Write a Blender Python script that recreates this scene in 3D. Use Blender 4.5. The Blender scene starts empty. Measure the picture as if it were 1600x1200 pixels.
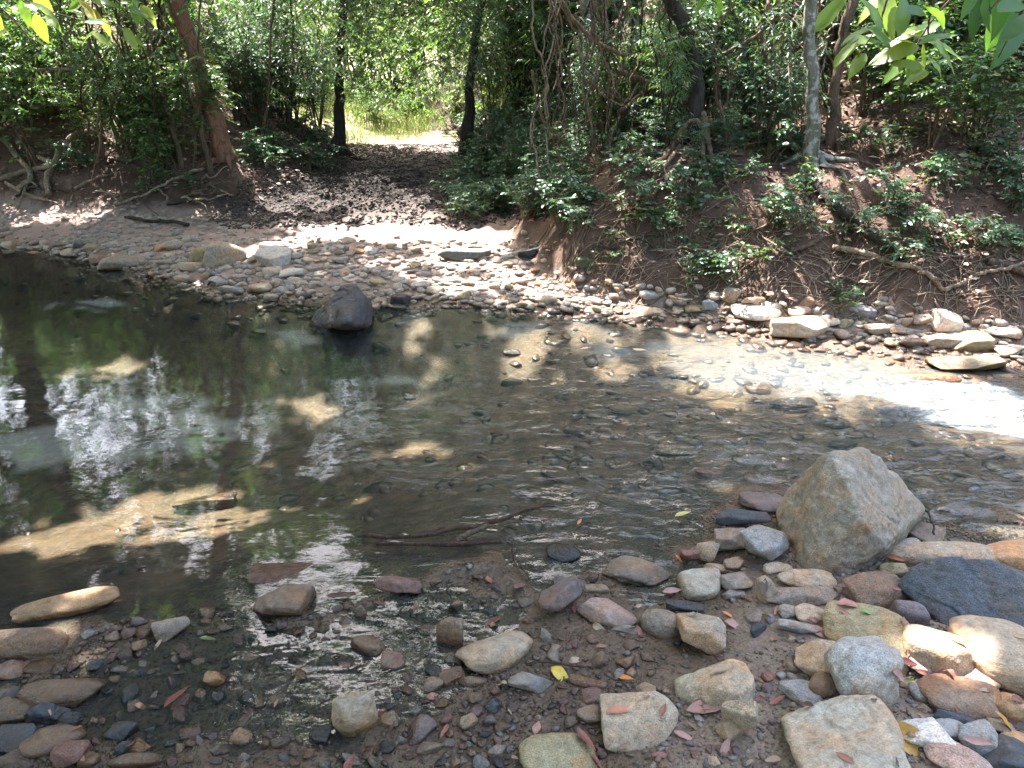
import bpy, bmesh, math, random
import numpy as np
from mathutils import Vector, Matrix

random.seed(7)
R = np.random.default_rng(11)
sc = bpy.context.scene
col = sc.collection

# ------------------------------------------------------------------ camera
F = 1208.0                      # focal length in pixels of a 1600 px wide frame
CAM_Z = 1.6
PITCH = math.radians(22.9)      # looking down
cam_d = bpy.data.cameras.new('camera')
cam = bpy.data.objects.new('camera', cam_d); col.objects.link(cam)
cam.location = (0, 0, CAM_Z); cam.rotation_euler = (math.pi/2 - PITCH, 0, 0)
cam_d.sensor_width = 36; cam_d.lens = 36*F/1600
cam_d.clip_start = 0.05; cam_d.clip_end = 500
sc.camera = cam

# ------------------------------------------------------------------ light
SUN_EL, SUN_AZ = math.radians(60), math.radians(-35)    # azimuth from +Y (forward) towards +X
S = np.array([math.cos(SUN_EL)*math.sin(SUN_AZ), math.cos(SUN_EL)*math.cos(SUN_AZ), math.sin(SUN_EL)])
w = bpy.data.worlds.new('World'); sc.world = w; w.use_nodes = True
nt = w.node_tree
sky = nt.nodes.new('ShaderNodeTexSky'); sky.sky_type = 'NISHITA'; sky.sun_disc = False
sky.sun_elevation = SUN_EL; sky.sun_rotation = SUN_AZ; sky.dust_density = 4.2; sky.air_density = 1.35
bg = nt.nodes['Background']; bg.inputs['Strength'].default_value = 0.15
nt.links.new(sky.outputs[0], bg.inputs[0])
sl = bpy.data.lights.new('sun', 'SUN'); sl.energy = 4.2; sl.angle = math.radians(0.53); sl.color = (1, .95, .90)
sun = bpy.data.objects.new('sun', sl); col.objects.link(sun)
sun.rotation_euler = Vector(S).to_track_quat('Z', 'Y').to_euler()
sc.view_settings.view_transform = 'Standard'; sc.view_settings.look = 'None'
sc.view_settings.gamma = 1; sc.view_settings.exposure = 3.1
sc.view_settings.use_curve_mapping = False
sc.view_settings.use_white_balance = True; sc.view_settings.white_balance_temperature = 6550; sc.view_settings.white_balance_tint = 12
cy = sc.cycles
cy.max_bounces = 7; cy.diffuse_bounces = 3; cy.glossy_bounces = 3; cy.transmission_bounces = 4
cy.transparent_max_bounces = 8; cy.sample_clamp_indirect = 4; cy.sample_clamp_direct = 0
cy.caustics_reflective = False; cy.caustics_refractive = False
cy.use_denoising = True; cy.use_adaptive_sampling = True; cy.adaptive_threshold = 0.015

# ------------------------------------------------------------------ helpers
def hsh(i, j, k, s):
    n = (i*374761393 + j*668265263 + k*2147483647 + s*1274126177) & 0xffffffff
    n = ((n ^ (n >> 13))*1274126177) & 0xffffffff
    n = ((n ^ (n >> 16))*2246822519) & 0xffffffff
    return ((n ^ (n >> 15)) & 0xffffff)/float(0xffffff)*2 - 1

def noise(x, y, z=0.0, s=0):
    x = np.asarray(x, float); y = np.asarray(y, float); z = np.asarray(z, float) + np.zeros_like(x)
    i, j, k = np.floor(x).astype(np.int64), np.floor(y).astype(np.int64), np.floor(z).astype(np.int64)
    u, v, t = x-i, y-j, z-k
    u, v, t = u*u*(3-2*u), v*v*(3-2*v), t*t*(3-2*t)
    o = 0
    for a in (0, 1):
        for b in (0, 1):
            for c in (0, 1):
                o = o + hsh(i+a, j+b, k+c, s)*(u if a else 1-u)*(v if b else 1-v)*(t if c else 1-t)
    return o

def fbm(x, y, z=0.0, o=4, s=0, g=.5):
    r, a = 0, 1.0
    for q in range(o):
        r = r + a*noise(np.asarray(x)*2**q + 17.3*q, np.asarray(y)*2**q - 9.1*q, np.asarray(z)*2**q, s+q); a *= g
    return r

def sstep(a, b, x): 
    t = np.clip((x-a)/(b-a), 0, 1); return t*t*(3-2*t)

def mesh(name, V, faces, smooth=True, attrs=None):
    me = bpy.data.meshes.new(name)
    V = np.ascontiguousarray(V, dtype=np.float32); 
    if not isinstance(faces, (list, tuple)): faces = [faces]
    faces = [np.asarray(f, dtype=np.int32) for f in faces if len(f)]
    me.vertices.add(len(V)); me.vertices.foreach_set('co', V.ravel())
    idx = np.concatenate([f.ravel() for f in faces])
    cnt = np.concatenate([np.full(len(f), f.shape[1], np.int32) for f in faces])
    me.loops.add(len(idx)); me.loops.foreach_set('vertex_index', idx)
    me.polygons.add(len(cnt))
    st = np.concatenate([[0], np.cumsum(cnt)[:-1]]).astype(np.int32)
    me.polygons.foreach_set('loop_start', st)
    me.update(calc_edges=True)
    if smooth: me.polygons.foreach_set('use_smooth', np.ones(len(cnt), bool))
    for k, a in (attrs or {}).items():
        a = np.asarray(a, np.float32)
        at = me.attributes.new(k, 'FLOAT', 'POINT'); at.data.foreach_set('value', a.ravel())
    me.validate()
    return me

def obj(name, me, mat=None, parent=None, loc=None, rot=None, scale=None, label=None, cat=None, group=None, kind=None, color=None):
    o = bpy.data.objects.new(name, me); col.objects.link(o)
    if mat is not None and me is not None and not me.materials: me.materials.append(mat)
    if parent is not None: o.parent = parent
    if loc is not None: o.location = loc
    if rot is not None: o.rotation_euler = rot
    if scale is not None: o.scale = scale
    if label: o['label'] = label
    if cat: o['category'] = cat
    if group: o['group'] = group
    if kind: o['kind'] = kind
    if color is not None: o.color = (*color, 1)
    return o

CT, ST = math.cos(PITCH), math.sin(PITCH)
def ray(px, py):
    dx, dy = (px-800)/F, (py-600)/F
    return np.array([dx, CT - dy*ST, -ST - dy*CT])
def atY(px, py, Y):
    d = ray(px, py); t = Y/d[1]; return np.array([d[0]*t, Y, CAM_Z + d[2]*t])
def atZ(px, py, z=0.0):
    d = ray(px, py); t = (z-CAM_Z)/d[2]; return np.array([d[0]*t, d[1]*t, z])

# ------------------------------------------------------------------ terrain height
def curve(pts, z=0.0):
    a = np.array([atZ(x, y, z)[:2] for x, y in pts]); return a[:, 0], a[:, 1]
FAR = curve([(-60, 378), (0, 384), (100, 398), (200, 425), (300, 452), (420, 470), (500, 472), (600, 480), (700, 482), (850, 487), (1000, 497), (1150, 515), (1300, 540), (1450, 550), (1600, 566)])
FAR = (np.r_[-40, -9, FAR[0], 5, 12, 40], np.r_[16, 8.6, FAR[1], 3.75, 2.0, -3])
NEAR = curve([(-300, 1050), (0, 1028), (120, 1005), (230, 975), (330, 955), (400, 985), (480, 965), (560, 950), (690, 915), (760, 895), (850, 955), (900, 930), (950, 905), (1050, 885), (1120, 850), (1170, 815), (1240, 830), (1400, 850), (1450, 862), (1600, 862)])
NEAR = (np.r_[-40, -4, NEAR[0], 2.6, 6, 40], np.r_[3.0, 1.7, NEAR[1], 2.1, 0.8, -8])
TOER = curve([(800, 388), (830, 415), (900, 440), (1000, 458), (1100, 468), (1200, 478), (1350, 487), (1500, 503), (1600, 518)], .13)
TOER = (np.r_[TOER[0], 5, 12, 40], np.r_[TOER[1], 4.35, 3.4, 0])
def nearY(x): return np.interp(x, *NEAR) 
def farY(x): return np.interp(x, *FAR)
def prof(d, a, b): return np.interp(d, a, b)

def zones(x, y):
    x = np.asarray(x, float); y = np.asarray(y, float)
    wob = .10*noise(x*2.3, y*2.3, 3) + .05*noise(x*7, y*7, 5)
    ys = y + wob
    fy, ny = farY(x), nearY(x)
    xr = np.interp(y, [5, 6.5, 7.7, 10.4, 11.5, 13, 16, 60], [.3, .05, -.06, -.67, -.75, -.4, 1.0, 8.0])
    xl = np.interp(y, [5, 7.7, 10.4, 11.3, 12.5, 60], [-2.8, -2.45, -2.0, -2.3, -4.2, -12])
    dR = np.minimum(ys - np.interp(x, *TOER), (x - xr) + wob)
    toeL = np.interp(x, [-30, -9, -5.2, -4.2, -3.2, -2.4, 0], [16, 9.6, 8.2, 7.9, 7.85, 7.7, 7.6])
    dL = np.minimum(ys - toeL, (xl - x) + wob)
    return fy, ny, xr, xl, dR, dL

def height(x, y, fine=True):
    x = np.asarray(x, float); y = np.asarray(y, float)
    fy, ny, xr, xl, dR, dL = zones(x, y)
    # near bank
    e = ny - y + .05*noise(x*3, y*3, 1)                       # >0 on land
    rs = sstep(-.3, 1.2, x)
    land = np.where(e > 0, np.minimum(e, 6)*(.007 + .09*rs), 0) + .012*sstep(0, .25, e)*rs - .006*sstep(0, .2, e)*(1-rs)
    land = land + .5*np.maximum(e-2.2, 0)*.25
    # bed
    df = fy - y
    pool = .30*(1-sstep(-1.5, 1.2, x)) + .10
    bed = -pool*sstep(0, 1.5, -e)*sstep(-.02, .9, df) - .02*sstep(0, .12, -e)
    # far bar
    q = -df
    fl = np.interp(y, [0, 4.5, 6.2, 7.7, 10.4, 11.5, 16, 40, 90], [0, .10, .13, .17, .36, .44, .60, 1.1, 2.5])
    far = np.where(q > 0, np.minimum(.14*q, fl), 0)
    far = np.where(q > 0, far + (fl - far)*sstep(.6, 1.8, q), 0)
    kx = sstep(2.2, 4.2, x)
    bR = (1-kx)*prof(dR, [0, .25, .8, 1.5, 3, 8, 40], [0, .26, .68, .92, 1.1, 1.5, 5]) + kx*prof(dR, [0, .3, .9, 1.6, 3, 8, 40], [0, .25, .7, 1.15, 2.1, 4.2, 9])
    bL = prof(dL, [0, .35, .9, 1.6, 3, 8, 40], [0, .22, .55, .85, 1.5, 3.0, 8])
    # left part of the bank further away from the gully climbs, the spur next to it is low
    bL = bL*np.interp(x, [-30, -4, -2.4, -1.8], [1.3, 1.1, .8, .7])
    far = far + .35*sstep(11.2, 13.5, y)*sstep(-1.6, -3.4, x) + .9*sstep(13.2, 14.6, y)*sstep(-1.7, -.9, x)
    h = np.where(e > -.0, land, np.where(df > 0, bed, far)) + np.where(df < 0, bR + bL, 0)
    if fine:
        bk = sstep(0, .4, np.maximum(dR, dL))
        mud = np.exp(-((y-8.4)/1.9)**2)*(1-bk)*sstep(xl-.1, xl+.5, x)*(df < -1.2)
        n1 = fbm(x*1.7, y*1.7, 0, 3, 1); n2 = fbm(x*9, y*9, 0, 4, 5)
        h = h + .012*n1*(e > -.3)*sstep(-1.5, 0, x) + .013*noise(x*3.7, y*3.7, 7)*(e > 0)*(1-rs) + .006*n2 + bk*(.07*n1 + .028*n2) + .006*n1
        h = h - .013*np.exp(-(((x+.42)/.34)**2 + ((y-1.72)/.24)**2))*(e > 0) - .010*np.exp(-(((x+1.15)/.4)**2 + ((y-1.55)/.22)**2))*(e > 0)
        h = h + mud*(.05*np.abs(fbm(x*6, y*6, 2, 4, 9)) + .03*n2)
        h = h + np.where((e < 0) & (df > 0), .022*fbm(x*3.1, y*3.1, 4, 3, 21), 0)
    return h

_zz = np.r_[np.linspace(.6, 9, 110), np.linspace(9.2, 60, 110)]
def G(px, py, lift=0.0):
    """ground point under a viewing ray"""
    d = ray(px, py); t = _zz
    X, Y, Z = d[0]*t, d[1]*t, CAM_Z + d[2]*t
    hh = height(X, Y, False) + lift
    k = np.argmax(Z < hh + .03)
    if Z[k] >= hh[k] + .03: k = len(t)-1
    k = min(k+1, len(t)-1)
    k = max(k, 1); t = np.linspace(t[max(k-3, 0)], t[k], 28); X, Y, Z = d[0]*t, d[1]*t, CAM_Z + d[2]*t
    hh = height(X, Y) + lift; k = np.argmax(Z < hh)
    if Z[k] >= hh[k]: k = len(t)-1
    return np.array([X[k], Y[k], hh[k]])
def hz(x, y): return float(height(np.array([x]), np.array([y]))[0])

# ------------------------------------------------------------------ materials
def newmat(name):
    m = bpy.data.materials.new(name); m.use_nodes = True; t = m.node_tree
    for n in list(t.nodes): t.nodes.remove(n)
    return m, t
class N:
    def __init__(s, t): s.t = t
    def n(s, ty, **k):
        o = s.t.nodes.new(ty)
        for a, b in k.items(): setattr(o, a, b)
        return o
    def l(s, a, b): s.t.links.new(a, b)
    def noise(s, vec, scale, detail=4, rough=.55, dist=0):
        o = s.n('ShaderNodeTexNoise'); o.inputs['Scale'].default_value = scale; o.inputs['Detail'].default_value = detail
        o.inputs['Roughness'].default_value = rough; o.inputs['Distortion'].default_value = dist
        if vec is not None: s.l(vec, o.inputs['Vector'])
        return o.outputs['Fac']
    def vor(s, vec, scale, feature='F1'):
        o = s.n('ShaderNodeTexVoronoi', feature=feature); o.inputs['Scale'].default_value = scale
        if vec is not None: s.l(vec, o.inputs['Vector'])
        return o
    def ramp(s, fac, stops, interp='LINEAR'):
        o = s.n('ShaderNodeValToRGB'); cr = o.color_ramp; cr.interpolation = interp
        while len(cr.elements) < len(stops): cr.elements.new(.5)
        for e, (p, c) in zip(cr.elements, stops):
            e.position = p; e.color = (*c, 1) if isinstance(c, tuple) else (c, c, c, 1)
        s.l(fac, o.inputs[0]); return o.outputs[0]
    def mix(s, fac, a, b, mode='MIX'):
        o = s.n('ShaderNodeMix', data_type='RGBA', blend_type=mode)
        for v, i in ((fac, 0), (a, 6), (b, 7)):
            if isinstance(v, (int, float)): o.inputs[i].default_value = v
            elif isinstance(v, tuple): o.inputs[i].default_value = (*v, 1)
            else: s.l(v, o.inputs[i])
        return o.outputs[2]
    def math(s, op, a, b=0.0, c=None):
        o = s.n('ShaderNodeMath', operation=op)
        for i, v in enumerate((a, b, c)):
            if v is None: continue
            if isinstance(v, (int, float)): o.inputs[i].default_value = v
            else: s.l(v, o.inputs[i])
        return o.outputs[0]
    def mapr(s, v, a, b, c=0.0, d=1.0):
        o = s.n('ShaderNodeMapRange'); s.l(v, o.inputs[0])
        for i, q in enumerate((a, b, c, d)): o.inputs[i+1].default_value = q
        return o.outputs[0]
    def bump(s, h, st, dist, nrm=None):
        o = s.n('ShaderNodeBump'); s.l(h, o.inputs['Height'])
        if isinstance(st, (int, float)): o.inputs['Strength'].default_value = st
        else: s.l(st, o.inputs['Strength'])
        o.inputs['Distance'].default_value = dist
        if nrm: s.l(nrm, o.inputs['Normal'])
        return o.outputs[0]
    def attr(s, nm):
        o = s.n('ShaderNodeAttribute', attribute_name=nm); return o.outputs['Fac']
    def out(s, sh): 
        o = s.n('ShaderNodeOutputMaterial'); s.l(sh, o.inputs[0])
    def pbr(s, colr, rough, nrm=None, spec=.5):
        p = s.n('ShaderNodeBsdfPrincipled')
        for v, i in ((colr, 'Base Color'), (rough, 'Roughness'), (spec, 'Specular IOR Level')):
            if isinstance(v, tuple): p.inputs[i].default_value = (*v, 1)
            elif isinstance(v, (int, float)): p.inputs[i].default_value = v
            else: s.l(v, p.inputs[i])
        if nrm: s.l(nrm, p.inputs['Normal'])
        return p.outputs[0]

def wetmask(n, pos, z0=.012, z1=.045):
    sp = n.n('ShaderNodeSeparateXYZ'); n.l(pos, sp.inputs[0])
    j = n.noise(pos, 14, 2)
    z = n.math('ADD', sp.outputs[2], n.math('MULTIPLY', n.math('SUBTRACT', j, .5), -.03))
    return n.mapr(z, z0, z1, 1, 0)

def mat_rock(name='river_stone_surface'):
    m, t = newmat(name); n = N(t)
    geo = n.n('ShaderNodeNewGeometry'); oi = n.n('ShaderNodeObjectInfo'); tc = n.n('ShaderNodeTexCoord')
    pos = geo.outputs['Position']
    loc = n.n('ShaderNodeVectorMath', operation='ADD'); n.l(pos, loc.inputs[0]); 
    cx = n.n('ShaderNodeCombineXYZ'); n.l(oi.outputs['Random'], cx.inputs[0]); n.l(oi.outputs['Random'], cx.inputs[2])
    sc3 = n.n('ShaderNodeVectorMath', operation='SCALE'); n.l(cx.outputs[0], sc3.inputs[0]); sc3.inputs[3].default_value = 37
    n.l(sc3.outputs[0], loc.inputs[1]); v = loc.outputs[0]
    base = oi.outputs['Color']
    a = n.noise(v, 9, 5, .6, .6); b = n.noise(v, 45, 5, .65); c = n.noise(v, 260, 3, .6)
    c1 = n.mix(n.mapr(a, .42, .68, 0, .8), base, n.mix(1.0, base, (1.25, .86, .58), 'MULTIPLY'))
    c1 = n.mix(n.mapr(n.noise(v, 5, 3, .5, 1.2), .55, .72, 0, .7), c1, n.mix(1.0, base, (1.15, 1.25, 1.35), 'MULTIPLY'))
    silt = n.math('MULTIPLY', n.mapr(n.noise(v, 16, 6, .75, .8), .57, .64), n.mapr(n.math('FRACT', n.math('MULTIPLY', oi.outputs['Random'], 7.3)), 0, 1, .05, .6))
    c1 = n.mix(silt, c1, n.mix(.22, n.mix(1.0, base, (1.35, 1.3, 1.25), 'MULTIPLY'), (.34, .31, .28)))
    c1 = n.mix(.85, c1, n.ramp(b, [(.25, .45), (.5, .95), (.75, 1.35)]), 'MULTIPLY')
    c1 = n.mix(n.mapr(oi.outputs['Random'], 0, 1, .35, .9), c1, n.ramp(c, [(.3, .45), (.5, 1.0), (.7, 1.6)]), 'MULTIPLY')
    ve = n.vor(n.mix(.25, v, n.n('ShaderNodeTexNoise').outputs['Color']), 7, 'DISTANCE_TO_EDGE'); 
    crack = n.mapr(ve.outputs['Distance'], 0, .018, 1, 0)
    crack = n.math('MULTIPLY', crack, n.mapr(n.noise(v, 4, 2), .60, .66, 0, .45))
    c1 = n.mix(n.math('MULTIPLY', crack, .6), c1, (.03, .025, .02))
    wt = wetmask(n, pos)
    c1 = n.mix(wt, c1, n.mix(1.0, c1, (.42, .36, .30), 'MULTIPLY'))
    ro = n.mapr(wt, 0, 1, .72, .16)
    h = n.math('ADD', n.math('ADD', n.math('MULTIPLY', a, 1.2), n.math('MULTIPLY', b, .55)), n.math('MULTIPLY', c, .16))
    h = n.math('SUBTRACT', h, n.math('MULTIPLY', crack, .25))
    n.out(n.pbr(c1, ro, n.bump(h, .75, .018), .45)); return m

def mat_gravel(name, stops, wet=True, sc_=1):
    m, t = newmat(name); n = N(t); geo = n.n('ShaderNodeNewGeometry'); pos = geo.outputs['Position']
    c = n.ramp(geo.outputs['Random Per Island'], stops)
    b = n.noise(pos, 90, 4, .6)
    c = n.mix(.8, c, n.ramp(b, [(.25, .5), (.5, 1.0), (.75, 1.5)]), 'MULTIPLY')
    ro = .7
    if wet:
        wt = wetmask(n, pos); c = n.mix(wt, c, n.mix(1.0, c, (.42, .36, .31), 'MULTIPLY')); ro = n.mapr(wt, 0, 1, .7, .15)
    n.out(n.pbr(c, ro, n.bump(b, .5, .006), .45)); return m

def mat_ground():
    m, t = newmat('earth_and_sand'); n = N(t); geo = n.n('ShaderNodeNewGeometry'); pos = geo.outputs['Position']
    big = n.noise(pos, 1.3, 4, .6); mid = n.noise(pos, 11, 6, .65); fine = n.noise(pos, 120, 4, .7); grit = n.vor(pos, 85)
    sand = n.mix(n.mapr(mid, .35, .65), (.165, .118, .086), (.27, .20, .15))
    sand = n.mix(n.mapr(grit.outputs['Distance'], .15, .5, .5, 0), sand, n.mix(1.0, grit.outputs['Color'], (.26, .20, .16), 'MULTIPLY'))
    pink = n.mix(n.mapr(mid, .3, .7), (.22, .145, .12), (.34, .245, .21))
    clay = n.mix(n.mapr(mid, .35, .68), (.045, .026, .017), (.105, .060, .041))
    clay = n.mix(n.mapr(big, .45, .7, 0, .5), clay, (.17, .10, .07))
    mud = n.mix(n.mapr(mid, .35, .65), (.014, .010, .008), (.038, .026, .021))
    bed = n.mix(n.mapr(mid, .35, .65), (.095, .075, .050), (.26, .18, .125))
    grass = n.mix(mid, (.22, .20, .10), (.38, .32, .20))
    c = n.mix(n.attr('m_pink'), sand, pink); c = n.mix(n.attr('m_clay'), c, clay)
    c = n.mix(n.attr('m_mud'), c, mud); c = n.mix(n.attr('m_bed'), c, bed); c = n.mix(n.attr('m_grass'), c, grass)
    c = n.mix(.8, c, n.ramp(fine, [(.25, .45), (.5, 1.0), (.75, 1.5)]), 'MULTIPLY')
    wt = wetmask(n, pos, .015, .06)
    c = n.mix(wt, c, n.mix(1.0, c, (.5, .44, .38), 'MULTIPLY'))
    ro = n.mapr(wt, 0, 1, .85, .25)
    h = n.math('ADD', n.math('MULTIPLY', mid, 1.0), n.math('ADD', n.math('MULTIPLY', fine, .35), n.math('MULTIPLY', grit.outputs['Distance'], -.2)))
    n.out(n.pbr(c, ro, n.bump(h, .8, .02), .35)); return m

def mat_leaf(name, stops, trans=.4, gloss=.12, rough=.35):
    m, t = newmat(name); n = N(t); geo = n.n('ShaderNodeNewGeometry')
    oi = n.n('ShaderNodeObjectInfo')
    f = n.math('FRACT', n.math('ADD', geo.outputs['Random Per Island'], n.math('MULTIPLY', oi.outputs['Random'], .999)))
    c = n.ramp(f, stops)
    c = n.mix(.5, c, n.ramp(n.noise(geo.outputs['Position'], 1.7, 2), [(.3, .6), (.7, 1.45)]), 'MULTIPLY')
    d = n.n('ShaderNodeBsdfDiffuse'); n.l(c, d.inputs[0])
    tr = n.n('ShaderNodeBsdfTranslucent'); n.l(n.mix(1.0, c, (1.3, 1.4, .68), 'MULTIPLY'), tr.inputs[0])
    g = n.n('ShaderNodeBsdfGlossy'); g.inputs['Roughness'].default_value = rough; g.inputs[0].default_value = (.9, .95, 1, 1)
    a = n.n('ShaderNodeMixShader'); a.inputs[0].default_value = trans; n.l(d.outputs[0], a.inputs[1]); n.l(tr.outputs[0], a.inputs[2])
    b = n.n('ShaderNodeMixShader'); b.inputs[0].default_value = gloss; n.l(a.outputs[0], b.inputs[1]); n.l(g.outputs[0], b.inputs[2])
    n.out(b.outputs[0]); return m

def mat_bark(name, c1, c2, spots=None, scale=30):
    m, t = newmat(name); n = N(t); tc = n.n('ShaderNodeNewGeometry'); pos = tc.outputs['Position']
    mp = n.n('ShaderNodeMapping'); mp.inputs['Scale'].default_value = (1, 1, .28); n.l(pos, mp.inputs[0])
    a = n.noise(mp.outputs[0], scale, 5, .7, .5); b = n.noise(pos, 160, 3, .6)
    c = n.mix(n.mapr(a, .35, .65), c1, c2)
    if spots: c = n.mix(n.mapr(n.noise(pos, 22, 3, .5), .50, .60, 0, .85), c, spots)
    c = n.mix(.6, c, n.ramp(b, [(.3, .5), (.7, 1.4)]), 'MULTIPLY')
    h = n.math('ADD', a, n.math('MULTIPLY', b, .2))
    n.out(n.pbr(c, .85, n.bump(h, .9, .02), .25)); return m

def mat_fallen():
    m, t = newmat('fallen_leaf_surface'); n = N(t); oi = n.n('ShaderNodeObjectInfo'); geo = n.n('ShaderNodeNewGeometry')
    b = n.noise(geo.outputs['Position'], 60, 4, .6)
    c = n.mix(n.mapr(b, .45, .7, 0, .6), oi.outputs['Color'], n.mix(.5, oi.outputs['Color'], (.12, .06, .03)))
    n.out(n.pbr(c, .45, n.bump(b, .4, .004), .5)); return m

def mat_water():
    m, t = newmat('stream_water'); n = N(t); geo = n.n('ShaderNodeNewGeometry'); pos = geo.outputs['Position']
    rif = n.attr('riffle'); foam = n.attr('foam')
    mp = n.n('ShaderNodeMapping'); mp.inputs['Rotation'].default_value = (0, 0, math.radians(-18)); mp.inputs['Scale'].default_value = (.42, 1, 1); n.l(pos, mp.inputs[0])
    a = n.noise(mp.outputs[0], 13, 2, .45, 1.0); b = n.noise(mp.outputs[0], 42, 2, .5, .5); c = n.noise(pos, 5, 3, .5, .4)
    mp2 = n.n('ShaderNodeMapping'); mp2.inputs['Rotation'].default_value = (0, 0, math.radians(12)); mp2.inputs['Scale'].default_value = (.7, 1.3, 1); n.l(pos, mp2.inputs[0])
    calm = n.math('ADD', n.math('MULTIPLY', n.noise(mp2.outputs[0], 24, 3, .55), .014), n.math('MULTIPLY', c, .045))
    rough = n.math('ADD', n.math('MULTIPLY', a, 1.45), n.math('MULTIPLY', b, .18))
    h = n.math('ADD', calm, n.math('MULTIPLY', rough, n.math('MULTIPLY', rif, .9)))
    nr = n.bump(h, 1.0, .022)
    fr = n.n('ShaderNodeFresnel'); fr.inputs[0].default_value = 1.333; n.l(nr, fr.inputs['Normal'])
    gl = n.n('ShaderNodeBsdfGlossy'); gl.inputs['Roughness'].default_value = .015; gl.inputs[0].default_value = (1, 1, 1, 1); n.l(nr, gl.inputs['Normal'])
    tp = n.n('ShaderNodeBsdfTransparent'); tp.inputs[0].default_value = (.83, .85, .77, 1)
    df = n.n('ShaderNodeBsdfDiffuse'); df.inputs[0].default_value = (.55, .72, .80, 1); n.l(nr, df.inputs['Normal'])
    turb = n.n('ShaderNodeMixShader'); n.l(n.math('ADD', n.math('ADD', n.math('MULTIPLY', n.attr('aer_sunlit'), .06), n.math('MULTIPLY', rif, .012)), .018), turb.inputs[0]); n.l(tp.outputs[0], turb.inputs[1]); n.l(df.outputs[0], turb.inputs[2])
    wt = n.n('ShaderNodeBsdfDiffuse'); wt.inputs[0].default_value = (.8, .85, .9, 1); n.l(nr, wt.inputs['Normal'])
    fm = n.math('MULTIPLY', foam, n.mapr(n.math('ADD', n.math('MULTIPLY', a, .6), n.math('MULTIPLY', n.noise(mp.outputs[0], 110, 4, .7), .6)), .56, .66))
    fx = n.n('ShaderNodeMixShader'); n.l(fm, fx.inputs[0]); n.l(turb.outputs[0], fx.inputs[1]); n.l(wt.outputs[0], fx.inputs[2])
    mx = n.n('ShaderNodeMixShader'); n.l(fr.outputs[0], mx.inputs[0]); n.l(fx.outputs[0], mx.inputs[1]); n.l(gl.outputs[0], mx.inputs[2])
    n.out(mx.outputs[0]); return m

M = dict(rock=mat_rock(), ground=mat_ground(), water=mat_water(), fallen=mat_fallen())
M['gravel'] = mat_gravel('mixed_river_gravel', [(0, (.085, .058, .045)), (.2, (.17, .12, .085)), (.4, (.11, .10, .09)), (.55, (.21, .16, .115)), (.7, (.14, .085, .065)), (.85, (.075, .078, .083)), (1, (.28, .23, .18))])
M['cobble'] = mat_gravel('pale_cobble', [(0, (.20, .15, .115)), (.3, (.29, .23, .18)), (.5, (.19, .175, .155)), (.75, (.33, .26, .20)), (1, (.25, .19, .155))])
M['clod'] = mat_gravel('dark_mud_clods', [(0, (.014, .010, .008)), (.7, (.035, .025, .019)), (1, (.08, .058, .045))], wet=False)
M['litter'] = mat_gravel('dry_leaf_litter', [(0, (.16, .08, .05)), (.3, (.33, .20, .14)), (.6, (.46, .33, .26)), (.8, (.22, .11, .07)), (1, (.55, .42, .34))], wet=False)
G1 = [(0, (.038, .10, .035)), (.35, (.065, .145, .045)), (.7, (.095, .18, .05)), (.92, (.14, .22, .055)), (1, (.22, .20, .05))]
G2 = [(0, (.030, .085, .045)), (.4, (.050, .12, .06)), (.8, (.075, .155, .07)), (1, (.11, .19, .075))]
G3 = [(0, (.07, .14, .04)), (.4, (.11, .20, .055)), (.8, (.14, .25, .08)), (1, (.21, .27, .09))]
M['leaf_a'] = mat_leaf('broad_green_leaf', G1, .42, .055, .42)
M['leaf_b'] = mat_leaf('dark_bluish_leaf', G2, .38, .06, .42)
M['leaf_c'] = mat_leaf('bright_yellow_green_leaf', G3, .5, .045, .45)
M['grass'] = mat_leaf('grass_blade', [(0, (.10, .17, .05)), (.5, (.19, .25, .10)), (1, (.36, .34, .22))], .3, .05, .5)
M['bark_red'] = mat_bark('reddish_scaly_bark', (.10, .045, .028), (.32, .16, .10), (.22, .13, .09), 26)
M['bark_dark'] = mat_bark('dark_damp_bark', (.016, .013, .010), (.055, .045, .035), None, 30)
M['bark_pale'] = mat_bark('mottled_pale_bark', (.10, .095, .07), (.22, .21, .17), (.38, .37, .33), 18)
M['bark_brown'] = mat_bark('brown_bark', (.06, .042, .028), (.16, .11, .075), None, 30)
M['vine'] = mat_bark('brown_liana_bark', (.085, .055, .034), (.22, .15, .095), None, 40)
M['root'] = mat_bark('dry_root_bark', (.13, .09, .06), (.34, .26, .19), None, 40)
M['twig'] = mat_bark('dark_wet_twig', (.03, .016, .012), (.11, .06, .045), None, 60)

# ------------------------------------------------------------------ terrain mesh
def fan_grid(ys, half, nu):
    u = np.linspace(-1, 1, nu); u = np.sign(u)*(.75*np.abs(u) + .25*np.abs(u)**3)
    X = u[None, :]*half(ys)[:, None]; Y = np.repeat(ys[:, None], nu, 1)
    nr = len(ys); i = np.arange(nr-1)[:, None]*nu + np.arange(nu-1)[None, :]
    Fq = np.stack([i, i+1, i+nu+1, i+nu], -1).reshape(-1, 4)
    return X, Y, Fq
ys = np.r_[np.linspace(-9, .7, 26)[:-1], .7*np.exp(np.arange(0, 520)*.0096)]
ys = ys[ys < 95]
X, Y, Fq = fan_grid(ys, lambda y: 5 + 1.15*np.abs(y), 430)
Z = height(X, Y)
fy, ny, xr, xl, dR, dL = zones(X, Y)
q = Y - fy; e = ny - Y
bank = np.maximum(dR, dL)
m_clay = np.maximum(sstep(-.02, .12, bank + .05*noise(X*6, Y*6)), sstep(12.9, 13.3, Y)*sstep(-1.9, -1.5, X))*(q > 0)
m_pink = sstep(.1, .5, q)*sstep(-1.9, -3.4, X)*(1-m_clay) + (q > .2)*(1-m_clay)*.75
m_pink = np.clip(m_pink, 0, 1)
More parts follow.
